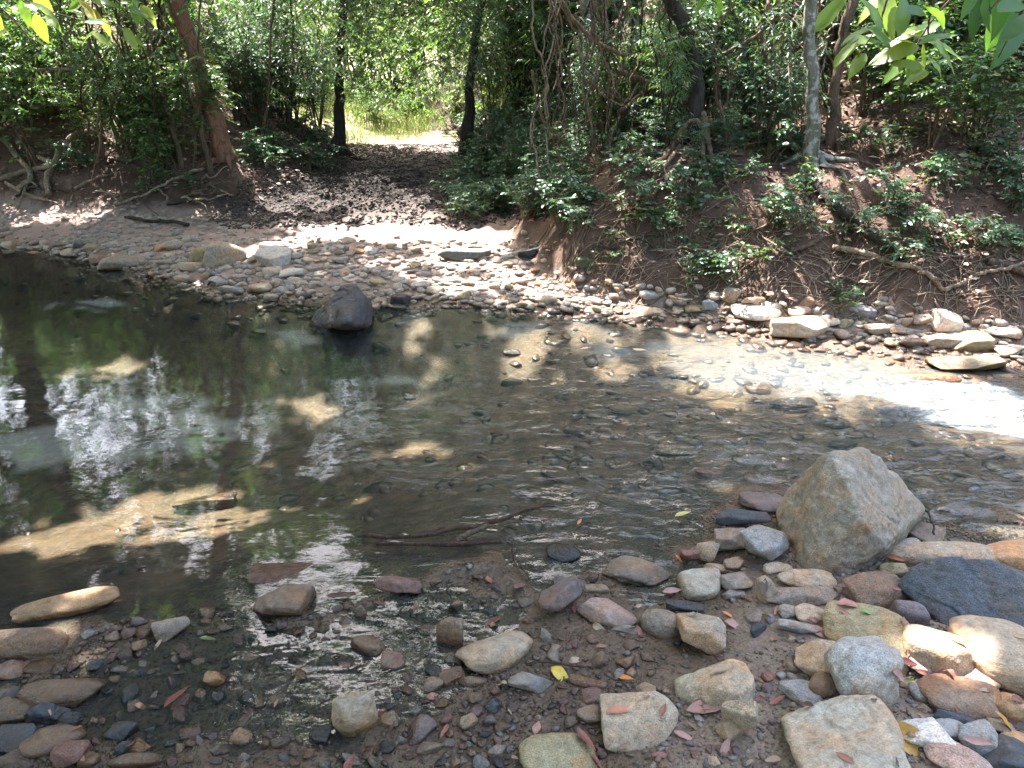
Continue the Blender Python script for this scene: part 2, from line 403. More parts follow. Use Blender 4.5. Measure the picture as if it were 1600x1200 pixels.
m_mud = np.exp(-((Y-9.0+.3*noise(X*1.5, Y*1.5))/1.75)**6)*(q > 0)*(1-sstep(.2, .5, bank))*sstep(-3.4, -2.7, X)
m_grass = sstep(11.3, 12, Y + .5*noise(X, Y))*(1-m_clay)*(q > 0)
m_bed = sstep(0, .12, -e)*sstep(0, .1, -q)
ground = obj('ground', mesh('ground', np.stack([X, Y, Z], -1).reshape(-1, 3), Fq, True,
    dict(m_clay=m_clay, m_pink=m_pink, m_mud=m_mud, m_grass=m_grass, m_bed=m_bed)), M['ground'], kind='structure')

# ------------------------------------------------------------------ water sheet
ysw = 1.0*np.exp(np.arange(0, 330)*.0082); ysw = ysw[ysw < 14.5]
XW, YW, FW = fan_grid(ysw, lambda y: 2.5 + 1.5*y, 420)
flow = sstep(-.9, .9, XW - .12*(YW-3.5) + .35*noise(XW*1.6, YW*1.6))*(.35 + .65*sstep(0, 1.0, farY(XW)-YW)*sstep(0, .5, YW-nearY(XW)))
ca, sa = math.cos(math.radians(-18)), math.sin(math.radians(-18))
UA, UB = XW*ca + YW*sa, -XW*sa + YW*ca
wv = .010*noise(UA*3.2, UB*7.5, 0, 3) + .006*noise(UA*8, UB*17, 0, 4) + .003*noise(UA*20, UB*38, 0, 6)
ZW = flow*wv*2.3*(.7 + .5*noise(XW*1.3, YW*2.1, 2, 8)) + .0006*noise(XW*9, YW*9)
fo = np.zeros_like(XW)
for (px, py, rx, ry, st) in ((1530, 624, 90, 11, .8), (1590, 652, 80, 14, .9), (1500, 600, 50, 7, .7), (1400, 602, 60, 6, .4), (1180, 700, 60, 12, .12)):
    c = atZ(px, py); k = np.linalg.norm(c - [0, 0, CAM_Z])/F; sa_ = CAM_Z/np.linalg.norm(c - [0, 0, CAM_Z])
    d2 = ((XW-c[0] + .35*(YW-c[1]))/(rx*k))**2 + ((YW-c[1])/(ry*k/sa_))**2
    fo = np.maximum(fo, st*np.exp(-d2))
lp = np.array([atZ(*p_)[:2] for p_ in ((960, 830), (900, 765), (880, 700), (850, 640), (845, 600), (830, 560))])
lx = np.interp(YW, lp[:, 1], lp[:, 0]) + .05*noise(YW*6, YW*0, 3, 9)
ZW = ZW - .024*sstep(0, 1, (XW-lx)/(.16 + .9*sstep(3.9, 4.6, YW) + .06*noise(YW*4, XW*3, 0, 12)))*sstep(2.0, 2.4, YW)*sstep(-.02, .3, YW - nearY(XW))
riff = np.clip(flow, 0, 1)
ae = np.zeros_like(XW)  # pale bubbles, also laid over the sun patches to whiten them
for (px, py, rx, ry, st) in ((1280, 580, 240, 34, 1), (1500, 620, 160, 34, 1), (1150, 545, 130, 14, .6)):
    c = atZ(px, py); k = np.linalg.norm(c - [0, 0, CAM_Z])/F; sa_ = CAM_Z/np.linalg.norm(c - [0, 0, CAM_Z])
    ae = np.maximum(ae, st*np.exp(-((XW-c[0])/(rx*k))**2 - ((YW-c[1])/(ry*k/sa_))**2))
water = obj('stream_water', mesh('stream_water', np.stack([XW, YW, ZW], -1).reshape(-1, 3), FW, True, dict(riffle=riff, foam=fo, aer_sunlit=ae)), M['water'], kind='structure')

# ------------------------------------------------------------------ stones
_ico = {}
def ico(n):
    if n not in _ico:
        bm = bmesh.new(); bmesh.ops.create_icosphere(bm, subdivisions=n, radius=1)
        _ico[n] = (np.array([v.co[:] for v in bm.verts]), np.array([[v.index for v in f.verts] for f in bm.faces])); bm.free()
    V, F_ = _ico[n]; return V/np.linalg.norm(V, axis=1)[:, None], F_

def rand_planes(rg, n, lo, hi):
    d = rg.normal(size=(n, 3)); d /= np.linalg.norm(d, axis=1)[:, None]
    return d, rg.uniform(lo, hi, n)

def stone_mesh(seed, sub=4, edge=9, nplanes=14, amp=.05, lo=.68, hi=1.0, freq=2.2):
    rg = np.random.default_rng(seed); V, Fc = ico(sub)
    nn, dd = rand_planes(rg, nplanes, lo, hi)
    nn = np.vstack([nn, np.eye(3), -np.eye(3)]); dd = np.r_[dd, np.ones(6)]
    c = np.maximum(V @ nn.T, 1e-6)/dd
    r = (np.sum(c**edge, 1))**(-1/edge)
    P = V*r[:, None]
    f = 1 + amp*fbm(P[:, 0]*freq+seed, P[:, 1]*freq, P[:, 2]*freq, 4, seed % 97)
    P = P*f[:, None]
    P /= np.abs(P).max(0)
    return mesh('stone', P, Fc)

def hull_stone(pts, sub=5, edge=22, amp=.02, freq=9, seed=1, shrink=1.0):
    pts = np.array(pts); c = pts.mean(0)
    bm = bmesh.new()
    for p in pts: bm.verts.new(p - c)
    r_ = bmesh.ops.convex_hull(bm, input=bm.verts); bm.normal_update()
    nn, dd = [], []
    for f in bm.faces:
        nr = np.array(f.normal[:]); d = float(nr @ np.array(f.verts[0].co[:]))
        if d < 0: nr, d = -nr, -d
        if d > 1e-4: nn.append(nr); dd.append(d)
    bm.free(); nn, dd = np.array(nn), np.array(dd)
    V, Fc = ico(sub)
    cc = np.maximum(V @ nn.T, 1e-9)/dd
    mx = cc.max(1, keepdims=True)
    r = 1/(mx[:, 0]*(np.sum((cc/mx)**edge, 1))**(1/edge))
    P = V*r[:, None]*shrink
    a = fbm(P[:, 0]*freq, P[:, 1]*freq, P[:, 2]*freq, 6, seed, .62)
    ridged = np.abs(noise(P[:, 0]*freq*.8, P[:, 1]*freq*.8, P[:, 2]*freq*1.6, seed+50))
    P = P + V*(amp*a - amp*.9*np.exp(-(ridged/.07)**2))[:, None]
    return mesh('stone', P, Fc), c

COL = dict(tan=(.34, .265, .19), grey=(.255, .245, .235), brown=(.19, .125, .085), slate=(.055, .060, .072), olive=(.28, .225, .13),
           orange=(.38, .225, .12), red=(.18, .10, .085), dark=(.040, .034, .034), pale=(.44, .405, .37), purple=(.15, .115, .115), pink=(.34, .25, .22),
           greybrown=(.24, .19, .15))

def place_stone(cx, cyy, w_, h_, colr, label, rot=0, kind='ang', sub=4, dep=.8, sink=.22, name='stone', cat='stone', group=None, seed=None):
    """w_, h_ are the stone's apparent width and height in photo pixels"""
    seed = seed if seed is not None else int(cx*7+cyy*13)
    base = G(cx, cyy + .22*h_)
    dist = np.linalg.norm(base - [0, 0, CAM_Z]); k = dist/F
    el = math.asin(min(.95, (CAM_Z-base[2])/dist))
    W = w_*k; D = W*dep
    vis = h_*k
    H = (vis - D*math.sin(el)*.85)/math.cos(el)
    if H < .30*min(W, D): 
        H = .36*min(W, D); D = max((vis - H*math.cos(el))/math.sin(el), .3*W)
    H = min(H, 1.3*W)
    e_, npl, am, lo = dict(ang=(26, 9, .035, .52), blk=(34, 7, .03, .52), rnd=(6, 12, .045, .82), lump=(9, 12, .10, .68), flat=(24, 10, .04, .58))[kind]
    me = stone_mesh(seed, sub, e_, npl, am, lo)
    z = base[2] + H*(.5 - sink)
    rg = random.Random(seed)
    y_off = D*.18
    jit = .1 if kind != 'flat' else .06
    c_ = COL[colr] if isinstance(colr, str) else colr
    v = rg.uniform(.9, 1.12); c_ = tuple(min(.9, c*v) for c in c_)
    return obj(name, me, M['rock'], loc=(base[0], base[1]+y_off, z), rot=(rg.uniform(-jit, jit), rg.uniform(-jit, jit), math.radians(rot)+rg.uniform(-.15, .15)),
        scale=(W/2*(1.12 if cx > 1150 else 1.06), D/2*(1.15 if cx > 1150 else 1.05), H/2*1.08), label=label, cat=cat, group=group, color=c_)

# -- hero stones built from their own corner points
def hero(pts, colr, label, name='boulder', cat='boulder', **k):
    me, c = hull_stone([p for p in pts], **k)
    return obj(name, me, M['rock'], loc=c, label=label, cat=cat, color=COL[colr] if isinstance(colr, str) else colr)

Zp = atZ
# big ridged boulder standing at the near water's edge
hero([Zp(1222, 838, .02), Zp(1250, 912, .0), Zp(1312, 916, .0), Zp(1388, 868, .03), Zp(1436, 815, .05),
      atY(1294, 706, 2.30), atY(1352, 698, 2.36), atY(1370, 712, 2.38), atY(1222, 800, 2.40), atY(1248, 745, 2.42), atY(1326, 760, 2.17), atY(1344, 810, 2.10), atY(1386, 852, 2.10),
      atY(1404, 742, 2.46), atY(1447, 795, 2.44), np.array([1.02, 2.62, -.05]), np.array([1.35, 2.62, -.05]), Zp(1300, 880, -.1), Zp(1390, 855, -.1)],
     (.27, .225, .175), 'large ridged grey-tan boulder standing upright at the near edge of the stream', sub=6, edge=120, amp=.008, freq=14, seed=3)
# black boulder in the pool
b0 = atZ(535, 520, -.05)
hero([Zp(480, 512, -.05), Zp(500, 520, -.06), Zp(560, 527, -.06), Zp(584, 520, -.05), Zp(583, 500, .04), Zp(572, 465, .18), Zp(560, 449, .235), Zp(538, 443, .25), Zp(520, 462, .2),
      Zp(490, 490, .06), Zp(487, 498, .03), Zp(545, 505, .12), Zp(500, 500, -.05)+[0, .3, 0], Zp(575, 500, -.05)+[0, .32, 0], Zp(555, 450, .2)+[0, .08, 0]],
     (.060, .055, .058), 'black pointed boulder standing alone in the pool near the far bank', sub=6, edge=26, amp=.009, freq=13, seed=9)
# dark slate slab
hero([Zp(1400, 912, .12), Zp(1425, 884, .18), Zp(1470, 866, .22), Zp(1545, 872, .23), Zp(1625, 915, .19), Zp(1650, 985, .12), Zp(1556, 1020, .06), Zp(1520, 1012, .055), Zp(1460, 970, .08),
      Zp(1405, 925, .04), Zp(1470, 985, .02), Zp(1550, 1030, .03), Zp(1650, 1000, .02), Zp(1640, 910, .0), Zp(1440, 890, .0)],
     (.072, .082, .098), 'big flat slab of blue-black slate with a pale rim', sub=6, edge=60, amp=.007, freq=10, seed=5)
# large pale flat stone at the bottom
hero([Zp(1212, 1120, .13), Zp(1268, 1102, .16), Zp(1335, 1078, .19), Zp(1362, 1077, .19), Zp(1395, 1110, .20), Zp(1418, 1150, .19), Zp(1432, 1230, .17), Zp(1300, 1260, .16), Zp(1240, 1200, .14),
      Zp(1225, 1160, .02), Zp(1250, 1215, .0), Zp(1440, 1240, .0), Zp(1425, 1170, .02), Zp(1370, 1080, .0), Zp(1220, 1120, .0)],
     (.37, .315, .245), 'broad pale tan stone with a level top at the bottom edge', name='stone', cat='stone', sub=6, edge=14, amp=.008, freq=9, seed=8)
# angular tan stone
hero([Zp(1053, 1062, .05), Zp(1075, 1052, .07), Zp(1140, 1027, .10), Zp(1160, 1033, .10), Zp(1178, 1062, .09), Zp(1184, 1108, .03), Zp(1130, 1112, .05), Zp(1060, 1102, .02), Zp(1120, 1075, .11), Zp(1150, 1085, .10),
      Zp(1058, 1062, .0), Zp(1170, 1050, .0), Zp(1184, 1110, .0)],
     (.36, .28, .195), 'angular tan stone with a curved seam behind a pink fallen leaf', name='stone', cat='stone', sub=5, edge=24, amp=.006, freq=12, seed=12)

stones = [
 # bottom right
 (1346, 1058, 105, 105, (.30, .28, .255), 'rounded grey-white stone with a pinkish streak behind the broad pale stone', 25, 'lump', 5, .8),
 (1288, 1042, 70, 58, 'tan', 'flat greyish tan stone leaning behind the rounded grey-white stone', 0, 'flat', 5, .8),
 (1370, 1000, 118, 74, 'olive', 'smooth olive-yellow oval stone below the slate slab', -25, 'rnd', 5, .7),
 (1464, 1022, 92, 74, 'tan', 'tan-brown oval stone between the olive stone and the slab', -35, 'rnd', 5, .7),
 (1600, 1052, 120, 105, 'tan', 'large smooth tan stone cut by the picture edge below the slab', 0, 'rnd', 5, .9),
 (1606, 880, 120, 62, 'orange', 'orange-tan boulder rising behind the slate slab', 0, 'rnd', 5, .9),
 (1480, 878, 165, 44, 'tan', 'long tan stone lying under the far rim of the slab', 0, 'rnd', 5, .7),
 (1367, 922, 78, 66, 'brown', 'brown wedge-shaped stone at the foot of the ridged boulder', 15, 'ang', 5, .8),
 (1427, 965, 44, 50, 'purple', 'purplish brown stone wedged beneath the slab corner', 0, 'rnd', 4, .8),
 (1512, 1102, 98, 52, 'brown', 'flat rusty brown bar of stone right of the gravel patch', -20, 'rnd', 5, .6),
 (1580, 1113, 46, 46, 'orange', 'rusty knobbly stone beside the brown bar of stone', 0, 'lump', 4, .8),
 (1525, 1067, 52, 34, 'greybrown', 'mottled grey-brown pebble above the brown bar of stone', -20, 'lump', 4, .8),
 (1535, 1030, 62, 24, 'grey', 'thin green-grey stone under the slab lower corner', 0, 'flat', 4, .8),
 (1446, 1152, 72, 44, (.62, .60, .56), 'bright white sunlit stone beside the long yellow leaf', -20, 'ang', 5, .6),
 (1493, 1190, 76, 46, 'pink', 'pinkish tan stone below the bright white stone', -15, 'rnd', 5, .8),
 (1482, 1145, 55, 32, 'grey', 'grey lump touching the white sunlit stone', 0, 'lump', 4, .8),
 (1528, 1162, 48, 56, 'grey', 'flat grey stone carrying a small red leaf', -20, 'flat', 4, .8),
 (1582, 1190, 66, 52, 'slate', 'dark speckled stone in the bottom right corner', 0, 'ang', 5, .8),
 (1254, 1090, 54, 36, 'grey', 'small grey block left of the rounded grey-white stone', 0, 'blk', 4, .8),
 (1284, 1078, 40, 38, 'brown', 'brown stone in the dark gap behind the broad pale stone', 0, 'rnd', 4, .8),
 (1442, 1088, 28, 28, 'grey', 'light grey pebble between gravel and tan shard', 0, 'rnd', 4, .9),
 (1473, 1098, 38, 24, 'tan', 'tan shard next to the light grey pebble', -15, 'ang', 4, .8),
 (1271, 962, 44, 34, 'tan', 'nubbly tan stone above the grey flake', 0, 'lump', 4, .8),
 (1232, 958, 32, 26, 'greybrown', 'dull brown stone left of the nubbly tan stone', 0, 'lump', 4, .8),
 (1250, 984, 54, 24, 'grey', 'grey flake bedded in the sand', -8, 'flat', 4, .8),
 (1248, 938, 105, 24, 'greybrown', 'rough flat slab below the ridged boulder', 3, 'flat', 4, .6),
 (1257, 911, 82, 36, 'tan', 'smooth tan stone tucked under the ridged boulder front', -8, 'rnd', 4, .7),
 (1198, 926, 32, 52, 'tan', 'upright sliver of tan stone left of the ridged boulder', 20, 'ang', 4, .6),
 (1446, 1045, 40, 30, 'pink', 'pinkish pebble under the tan-brown oval stone', -20, 'ang', 4, .8),
 (1388, 1038, 48, 42, 'tan', 'tan stone half hidden behind the rounded grey-white stone', -30, 'rnd', 4, .7),
 (1545, 1095, 60, 14, 'greybrown', 'thin grey slip of stone beside the brown bar', -20, 'flat', 4, .6),
 (1500, 1125, 60, 22, 'slate', 'dark thin stone under the brown bar', -20, 'flat', 4, .6),
 (1560, 1140, 40, 26, 'greybrown', 'dun stone under the rusty knobbly stone', -10, 'ang', 4, .8),
 (1590, 1160, 36, 22, 'orange', 'small orange stone above the dark speckled stone', 0, 'rnd', 4, .8),
 # centre bottom
 (873, 940, 66, 66, 'purple', 'brown pyramid-shaped stone at the tip of the sandy spit', 10, 'ang', 5, .8),
 (893, 918, 50, 34, 'purple', 'dark stone leaning behind the brown pyramid-shaped stone', 0, 'ang', 4, .8),
 (948, 962, 88, 46, 'pink', 'flat pinkish slate lying in wet sand', -12, 'flat', 5, .7),
 (1037, 976, 60, 54, 'greybrown', 'egg-shaped grey-brown stone in the sand', 20, 'rnd', 5, .8),
 (1105, 995, 78, 70, 'tan', 'blocky tan stone with a pointed top', -5, 'blk', 5, .8),
 (1160, 1128, 52, 78, 'tan', 'long tan wedge leaning on the angular tan stone', -35, 'ang', 5, .6),
 (1139, 1144, 34, 34, 'tan', 'small square tan stone left of the tan wedge', 20, 'blk', 4, .9),
 (1006, 1134, 112, 74, 'tan', 'big tan stone with a pale face below an orange-purple leaf', 5, 'blk', 5, .7),
 (872, 1180, 112, 80, 'olive', 'large rounded olive-grey stone at the bottom centre', 0, 'rnd', 5, .9),
 (1094, 918, 64, 52, (.31, .265, .205), 'round tan stone beside the pink leaf', 0, 'rnd', 5, .9),
 (998, 893, 98, 58, 'greybrown', 'cracked brown boulder at the edge of the stream', 0, 'lump', 5, .8),
 (1154, 912, 50, 32, 'greybrown', 'grey-brown stone right of the round tan stone', 0, 'ang', 4, .8),
 (1143, 932, 36, 18, 'grey', 'low grey pebble under the grey-brown stone', 0, 'flat', 4, .8),
 (830, 1068, 62, 36, 'grey', 'dark grey wedge under the yellow leaf', 0, 'ang', 4, .8),
 (917, 1069, 56, 20, 'brown', 'smooth brown finger of stone right of the yellow leaf', -5, 'rnd', 4, .5),
 (926, 1121, 42, 28, 'greybrown', 'dull flat stone left of the orange-purple leaf', 0, 'flat', 4, .8),
 (1008, 1079, 30, 20, 'tan', 'small tan pebble in the middle of the gravel', 0, 'ang', 4, .8),
 (927, 921, 50, 15, 'tan', 'thin tan stone along the waterline', 5, 'rnd', 4, .5),
 (928, 1089, 36, 24, 'red', 'reddish oval pebble near the gravel middle', 10, 'rnd', 4, .8),
 (1070, 951, 54, 20, 'slate', 'blue-black slate chip behind the egg-shaped stone', -10, 'flat', 4, .6),
 (975, 984, 44, 16, 'grey', 'grey rim of slate beside the flat pinkish slate', -12, 'flat', 4, .6),
 # left centre
 (446, 906, 98, 46, 'red', 'dark reddish boulder half out of the water', 8, 'ang', 5, .7),
 (438, 946, 78, 62, 'brown', 'brown triangular stone in front of the dark reddish boulder', 0, 'ang', 5, .8),
 (621, 920, 66, 34, 'red', 'rusty red stone breaking the surface', 10, 'ang', 5, .7),
 (540, 935, 50, 20, 'red', 'low red stone awash between two larger red stones', 0, 'flat', 4, .7),
 (703, 992, 38, 68, 'brown', 'upright brown block beside the puddle', 0, 'blk', 5, .9),
 (713, 950, 20, 32, 'greybrown', 'small block on top of the upright brown block', 0, 'blk', 4, .8),
 (782, 1022, 122, 64, 'tan', 'long tan stone with a reddish patch', 18, 'rnd', 5, .5),
 (577, 1013, 54, 42, 'brown', 'brown slanting stone on the left rim of the puddle', -30, 'rnd', 4, .7),
 (616, 1038, 34, 36, 'pink', 'pale pink stone in the puddle', 0, 'ang', 4, .9),
 (706, 1034, 28, 24, 'greybrown', 'greyish brown stone under the upright block', 0, 'ang', 4, .8),
 (708, 1061, 34, 26, 'brown', 'squarish brown stone below the long tan stone end', 20, 'blk', 4, .8),
 (737, 1066, 42, 24, 'greybrown', 'low stone touching the long tan stone', 0, 'rnd', 4, .8),
 (677, 1072, 30, 24, 'tan', 'reddish tan stone at the puddle lower rim', 10, 'rnd', 4, .8),
 (550, 1132, 64, 84, 'tan', 'lumpy tan stone like a boot in wet gravel', 0, 'lump', 5, .8),
 (660, 1143, 42, 36, 'purple', 'purplish square stone right of the red curled leaf', 20, 'blk', 4, .9),
 (498, 1154, 32, 26, 'slate', 'black stone left of the boot-like tan stone', 0, 'ang', 4, .8),
 (524, 1084, 26, 24, 'brown', 'little brown peaked stone above the boot-like stone', 0, 'ang', 4, .8),
 (608, 1128, 34, 26, 'tan', 'tan stone under a dark red leaf', 0, 'ang', 4, .8),
 (672, 1170, 40, 20, 'greybrown', 'greyish flat stone near the bottom edge', 0, 'flat', 4, .8),
 (603, 1172, 24, 18, 'slate', 'black round pebble in bottom wet gravel', 0, 'rnd', 4, .8),
 (692, 1100, 30, 18, 'brown', 'brown cobble under the puddle', 0, 'ang', 4, .8),
 (564, 957, 18, 28, 'greybrown', 'narrow grey stone above the slanting stone', 0, 'ang', 4, .8),
 (590, 940, 26, 18, 'brown', 'small rust-brown stone beside the rusty red stone', 0, 'ang', 4, .8),
 # left bottom
 (108, 950, 132, 46, 'orange', 'long orange stone like a log lying in the shallows', 16, 'rnd', 5, .35),
 (28, 1010, 110, 50, 'brown', 'smooth brown boulder at the left picture edge', 0, 'rnd', 5, .7),
 (96, 1088, 112, 50, 'brown', 'flat brown boulder awash in lower left shallows', 5, 'rnd', 5, .7),
 (272, 985, 52, 36, 'greybrown', 'grey wedge stone at the channel edge', 25, 'ang', 4, .6),
 (12, 1052, 40, 28, 'pink', 'pinkish lump at the left edge', 0, 'lump', 4, .8),
 (62, 1044, 32, 20, 'brown', 'small brown stone between the two left boulders', 0, 'ang', 4, .8),
 (14, 1115, 48, 32, 'brown', 'brown stone at the left edge below the pinkish lump', 0, 'ang', 4, .8),
 (60, 1122, 40, 36, 'slate', 'dark angular stone under the flat brown boulder', 20, 'blk', 4, .7),
 (84, 1122, 34, 34, 'slate', 'dark stone tilted against its dark neighbour', -20, 'blk', 4, .7),
 (106, 1128, 30, 26, 'slate', 'third dark stone in the row under the flat boulder', 0, 'rnd', 4, .8),
 (78, 1166, 74, 44, 'brown', 'olive-brown stone in the lower left corner gravel', 20, 'rnd', 4, .7),
 (108, 1188, 40, 36, 'red', 'rust-red stone at the bottom left', 0, 'ang', 4, .8),
 (138, 1190, 30, 26, 'brown', 'brown pebble touching the rust-red stone', 0, 'ang', 4, .8),
 (187, 1148, 40, 34, 'slate', 'black block with a flat top in wet gravel', 20, 'blk', 4, .8),
 (208, 1196, 62, 24, 'brown', 'low brown stone cut by the bottom edge', 10, 'rnd', 4, .8),
 (190, 1176, 18, 22, 'slate', 'dark splinter between black block and low brown stone', 0, 'ang', 4, .8),
 (215, 1170, 30, 18, 'orange', 'orange-brown splinter beside the dark one', -30, 'ang', 4, .6),
 (375, 1158, 30, 26, 'tan', 'round tan pebble in the left gravel', 0, 'rnd', 4, .9),
 (300, 1145, 30, 20, 'red', 'red-brown chip in the left gravel', 0, 'ang', 4, .8),
 (242, 1128, 26, 16, 'brown', 'brown chip near the black block', 0, 'ang', 4, .8),
 (338, 1066, 28, 32, 'orange', 'rusty orange stone on the left gravel', 10, 'ang', 4, .8),
 (100, 1145, 26, 20, 'red', 'red pebble below the dark row', 0, 'ang', 4, .8),
 (20, 1165, 44, 34, 'slate', 'slate stone at the left edge near the corner', 0, 'ang', 4, .8),
 (24, 1188, 50, 28, 'brown', 'brown stone in the lower left corner', 0, 'ang', 4, .8),
 # round the big boulder
 (1154, 818, 84, 30, 'slate', 'dark flat stone awash left of the ridged boulder', 0, 'flat', 4, .7),
 (1140, 848, 52, 46, 'greybrown', 'peaked brown-grey stone left of the blocky grey one', 0, 'ang', 5, .8),
 (1202, 858, 66, 64, 'grey', 'blocky grey stone with a white vein against the ridged boulder', 10, 'blk', 5, .8),
 (1106, 868, 40, 42, 'tan', 'tan block at the water line', 10, 'blk', 4, .8),
 (1078, 876, 28, 24, 'red', 'dark red pebble left of the tan block', 0, 'ang', 4, .8),
 (1150, 884, 34, 24, 'greybrown', 'small dun stone between the blocky stones', 0, 'ang', 4, .8),
 (1194, 788, 58, 36, 'purple', 'purple-brown slab in the water behind the ridged boulder', 0, 'flat', 4, .8),
 (1126, 892, 48, 18, 'tan', 'low tan stone in front of the tan block', -8, 'rnd', 4, .7),
 (883, 867, 54, 40, 'dark', 'smooth black wet stone like an egg in the shallows', 0, 'rnd', 5, .9),
 (1216, 888, 40, 22, 'tan', 'tan pebble in front of the blocky grey stone', 0, 'rnd', 4, .8),
 (1415, 862, 40, 36, 'grey', 'grey stone right of the ridged boulder foot', 0, 'rnd', 4, .8),
 (1452, 842, 50, 30, 'greybrown', 'stone behind the slab at the waterline', -20, 'ang', 4, .8),
 (1502, 851, 28, 15, 'grey', 'small grey stone awash behind the slab', 0, 'rnd', 4, .8),
 (1396, 892, 30, 30, 'olive', 'olive stone under the ridged boulder corner', 0, 'ang', 4, .8),
 (1400, 855, 30, 22, 'red', 'reddish stone in the hollow of the ridged boulder', 0, 'ang', 4, .8),
 # in the stream
 (622, 470, 38, 26, 'dark', 'small black block near the black pointed boulder', 0, 'blk', 4, .8),
 (1184, 608, 34, 22, 'brown', 'brown stone breaking the sunlit riffle', 0, 'rnd', 4, .8),
 (1240, 636, 64, 28, 'dark', 'dark wet stone in mid riffle', 0, 'rnd', 4, .8),
 (1320, 692, 36, 16, 'dark', 'black stone showing just behind the ridged boulder top', 0, 'rnd', 4, .8),
 (1448, 596, 92, 24, 'orange', 'orange stone in the white water', -8, 'rnd', 4, .6),
 (1516, 574, 92, 30, 'olive', 'mossy orange-brown rock at the top of the white water', 5, 'ang', 5, .6),
 (1458, 655, 130, 26, 'brown', 'brown hump of rock under the white water edge', -6, 'rnd', 4, .7),
 (1546, 712, 52, 22, 'brown', 'brown hump right of the ridged boulder in midstream', -6, 'rnd', 4, .7),
 (800, 552, 28, 13, 'dark', 'small dark stone in the middle of the stream', 0, 'rnd', 4, .8),
 (405, 520, 20, 14, 'dark', 'tiny dark stone left of the black boulder', 0, 'ang', 4, .8),
 (425, 465, 24, 14, 'grey', 'grey pebble awash by the far shore', 0, 'rnd', 4, .8),
 (478, 464, 14, 10, 'dark', 'black pebble left of the black boulder top', 0, 'rnd', 4, .8),
 (318, 790, 90, 26, 'brown', 'sunken brown rock with a straight edge in the pool', 4, 'blk', 5, .7),
 (880, 742, 70, 34, 'brown', 'rusty rock under the glassy lip of the riffle', -25, 'rnd', 4, .6),
 (828, 770, 52, 24, 'brown', 'brown rock at the calm side of the riffle', 0, 'rnd', 4, .6),
 (958, 782, 56, 24, 'olive', 'mossy rock under the riffle', -20, 'rnd', 4, .6),
 (900, 672, 44, 26, 'brown', 'brown rock at the upper lip of the riffle', -10, 'rnd', 4, .6),
 (1062, 702, 60, 26, 'olive', 'mossy hump in the riffle', -10, 'rnd', 4, .6),
 (975, 640, 50, 22, 'olive', 'green hump far up the riffle', -10, 'rnd', 4, .6),
 (1120, 740, 60, 24, 'brown', 'brown hump left of the ridged boulder in the riffle', -10, 'rnd', 4, .6),
 # far shore, the larger ones
 (352, 400, 58, 44, 'tan', 'largest round tan stone on the far left shore', 0, 'rnd', 5, .8),
 (315, 402, 34, 28, 'olive', 'squat stone left of the largest far shore stone', 0, 'rnd', 4, .8),
 (426, 408, 52, 38, 'pale', 'pale peaked stone right of the largest far shore stone', 0, 'ang', 4, .8),
 (190, 411, 62, 28, 'greybrown', 'low grey-brown boulder at the far left waterline', 0, 'rnd', 4, .8),
 (158, 414, 30, 18, 'brown', 'brown nose of stone left of the low boulder', 0, 'rnd', 4, .8),
 (298, 419, 34, 18, 'tan', 'tan stone at the far waterline', 0, 'ang', 4, .8),
 (284, 436, 26, 14, 'tan', 'small tan stone in the water of the far shore', 0, 'rnd', 4, .8),
 (308, 436, 30, 16, 'brown', 'brown stone in the water of the far shore', 0, 'rnd', 4, .8),
 (260, 413, 26, 14, 'greybrown', 'flat stone between the boulders on the far left', 0, 'flat', 4, .8),
 (360, 456, 44, 14, 'grey', 'flat wet stone just off the far shore', -10, 'flat', 4, .8),
 (408, 452, 34, 20, 'tan', 'tan stone at the waterline below the peaked stone', 0, 'rnd', 4, .8),
 (424, 427, 30, 18, 'tan', 'round stone under the pale peaked stone', 0, 'rnd', 4, .8),
 (456, 428, 34, 20, 'pale', 'pale stone among the cobbles left of the black boulder', 0, 'ang', 4, .8),
 (430, 384, 44, 14, 'pale', 'pale flat stone behind the peaked stone', 0, 'flat', 4, .8),
 (1186, 494, 66, 32, (.56, .52, .47), 'large white sunlit stone on the far right shore', 0, 'rnd', 5, .7),
 (1256, 516, 84, 42, (.50, .40, .30), 'tilted cream slab leaning into the stream', -22, 'ang', 5, .6),
 (1248, 486, 44, 20, 'tan', 'upright tan stone behind the cream slab', 30, 'ang', 4, .8),
 (1282, 500, 44, 22, (.48, .40, .32), 'cream stone right of the tilted slab', 0, 'ang', 4, .8),
 (1472, 503, 44, 34, (.50, .43, .36), 'peaked pale stone on the far right shore', -10, 'ang', 4, .8),
 (1470, 533, 42, 24, 'tan', 'tan block under the peaked pale stone', 0, 'blk', 4, .8),
 (1514, 536, 48, 28, 'olive', 'olive block beside the tan block', 0, 'blk', 4, .8),
 (1370, 519, 30, 19, 'tan', 'cream cube of stone on the far right shore', 0, 'blk', 4, .8),
 (1342, 488, 36, 22, 'grey', 'grey stone under the right bank roots', 0, 'ang', 4, .8),
 (1262, 482, 22, 24, 'brown', 'brown upright stone beside the bright seedling', 0, 'rnd', 4, .7),
 (1430, 538, 42, 16, 'brown', 'brown flat stone at the far right waterline', 0, 'flat', 4, .8),
 (1420, 522, 44, 14, 'greybrown', 'grey-brown slab above the brown flat stone', 0, 'flat', 4, .8),
 (1560, 520, 44, 24, (.50, .42, .35), 'cream stone at the right end of the far shore', 0, 'ang', 4, .8),
 (1580, 548, 40, 18, 'tan', 'tan stone at the right end of the waterline', 0, 'ang', 4, .8),
 (1010, 486, 52, 20, 'tan', 'long tan stone on the far waterline in the middle', 0, 'ang', 4, .7),
 (1015, 464, 30, 19, 'grey', 'rounded grey stone above the long tan stone', 0, 'rnd', 4, .8),
 (1064, 471, 36, 18, 'tan', 'tan stone under the bank foot', 0, 'ang', 4, .8),
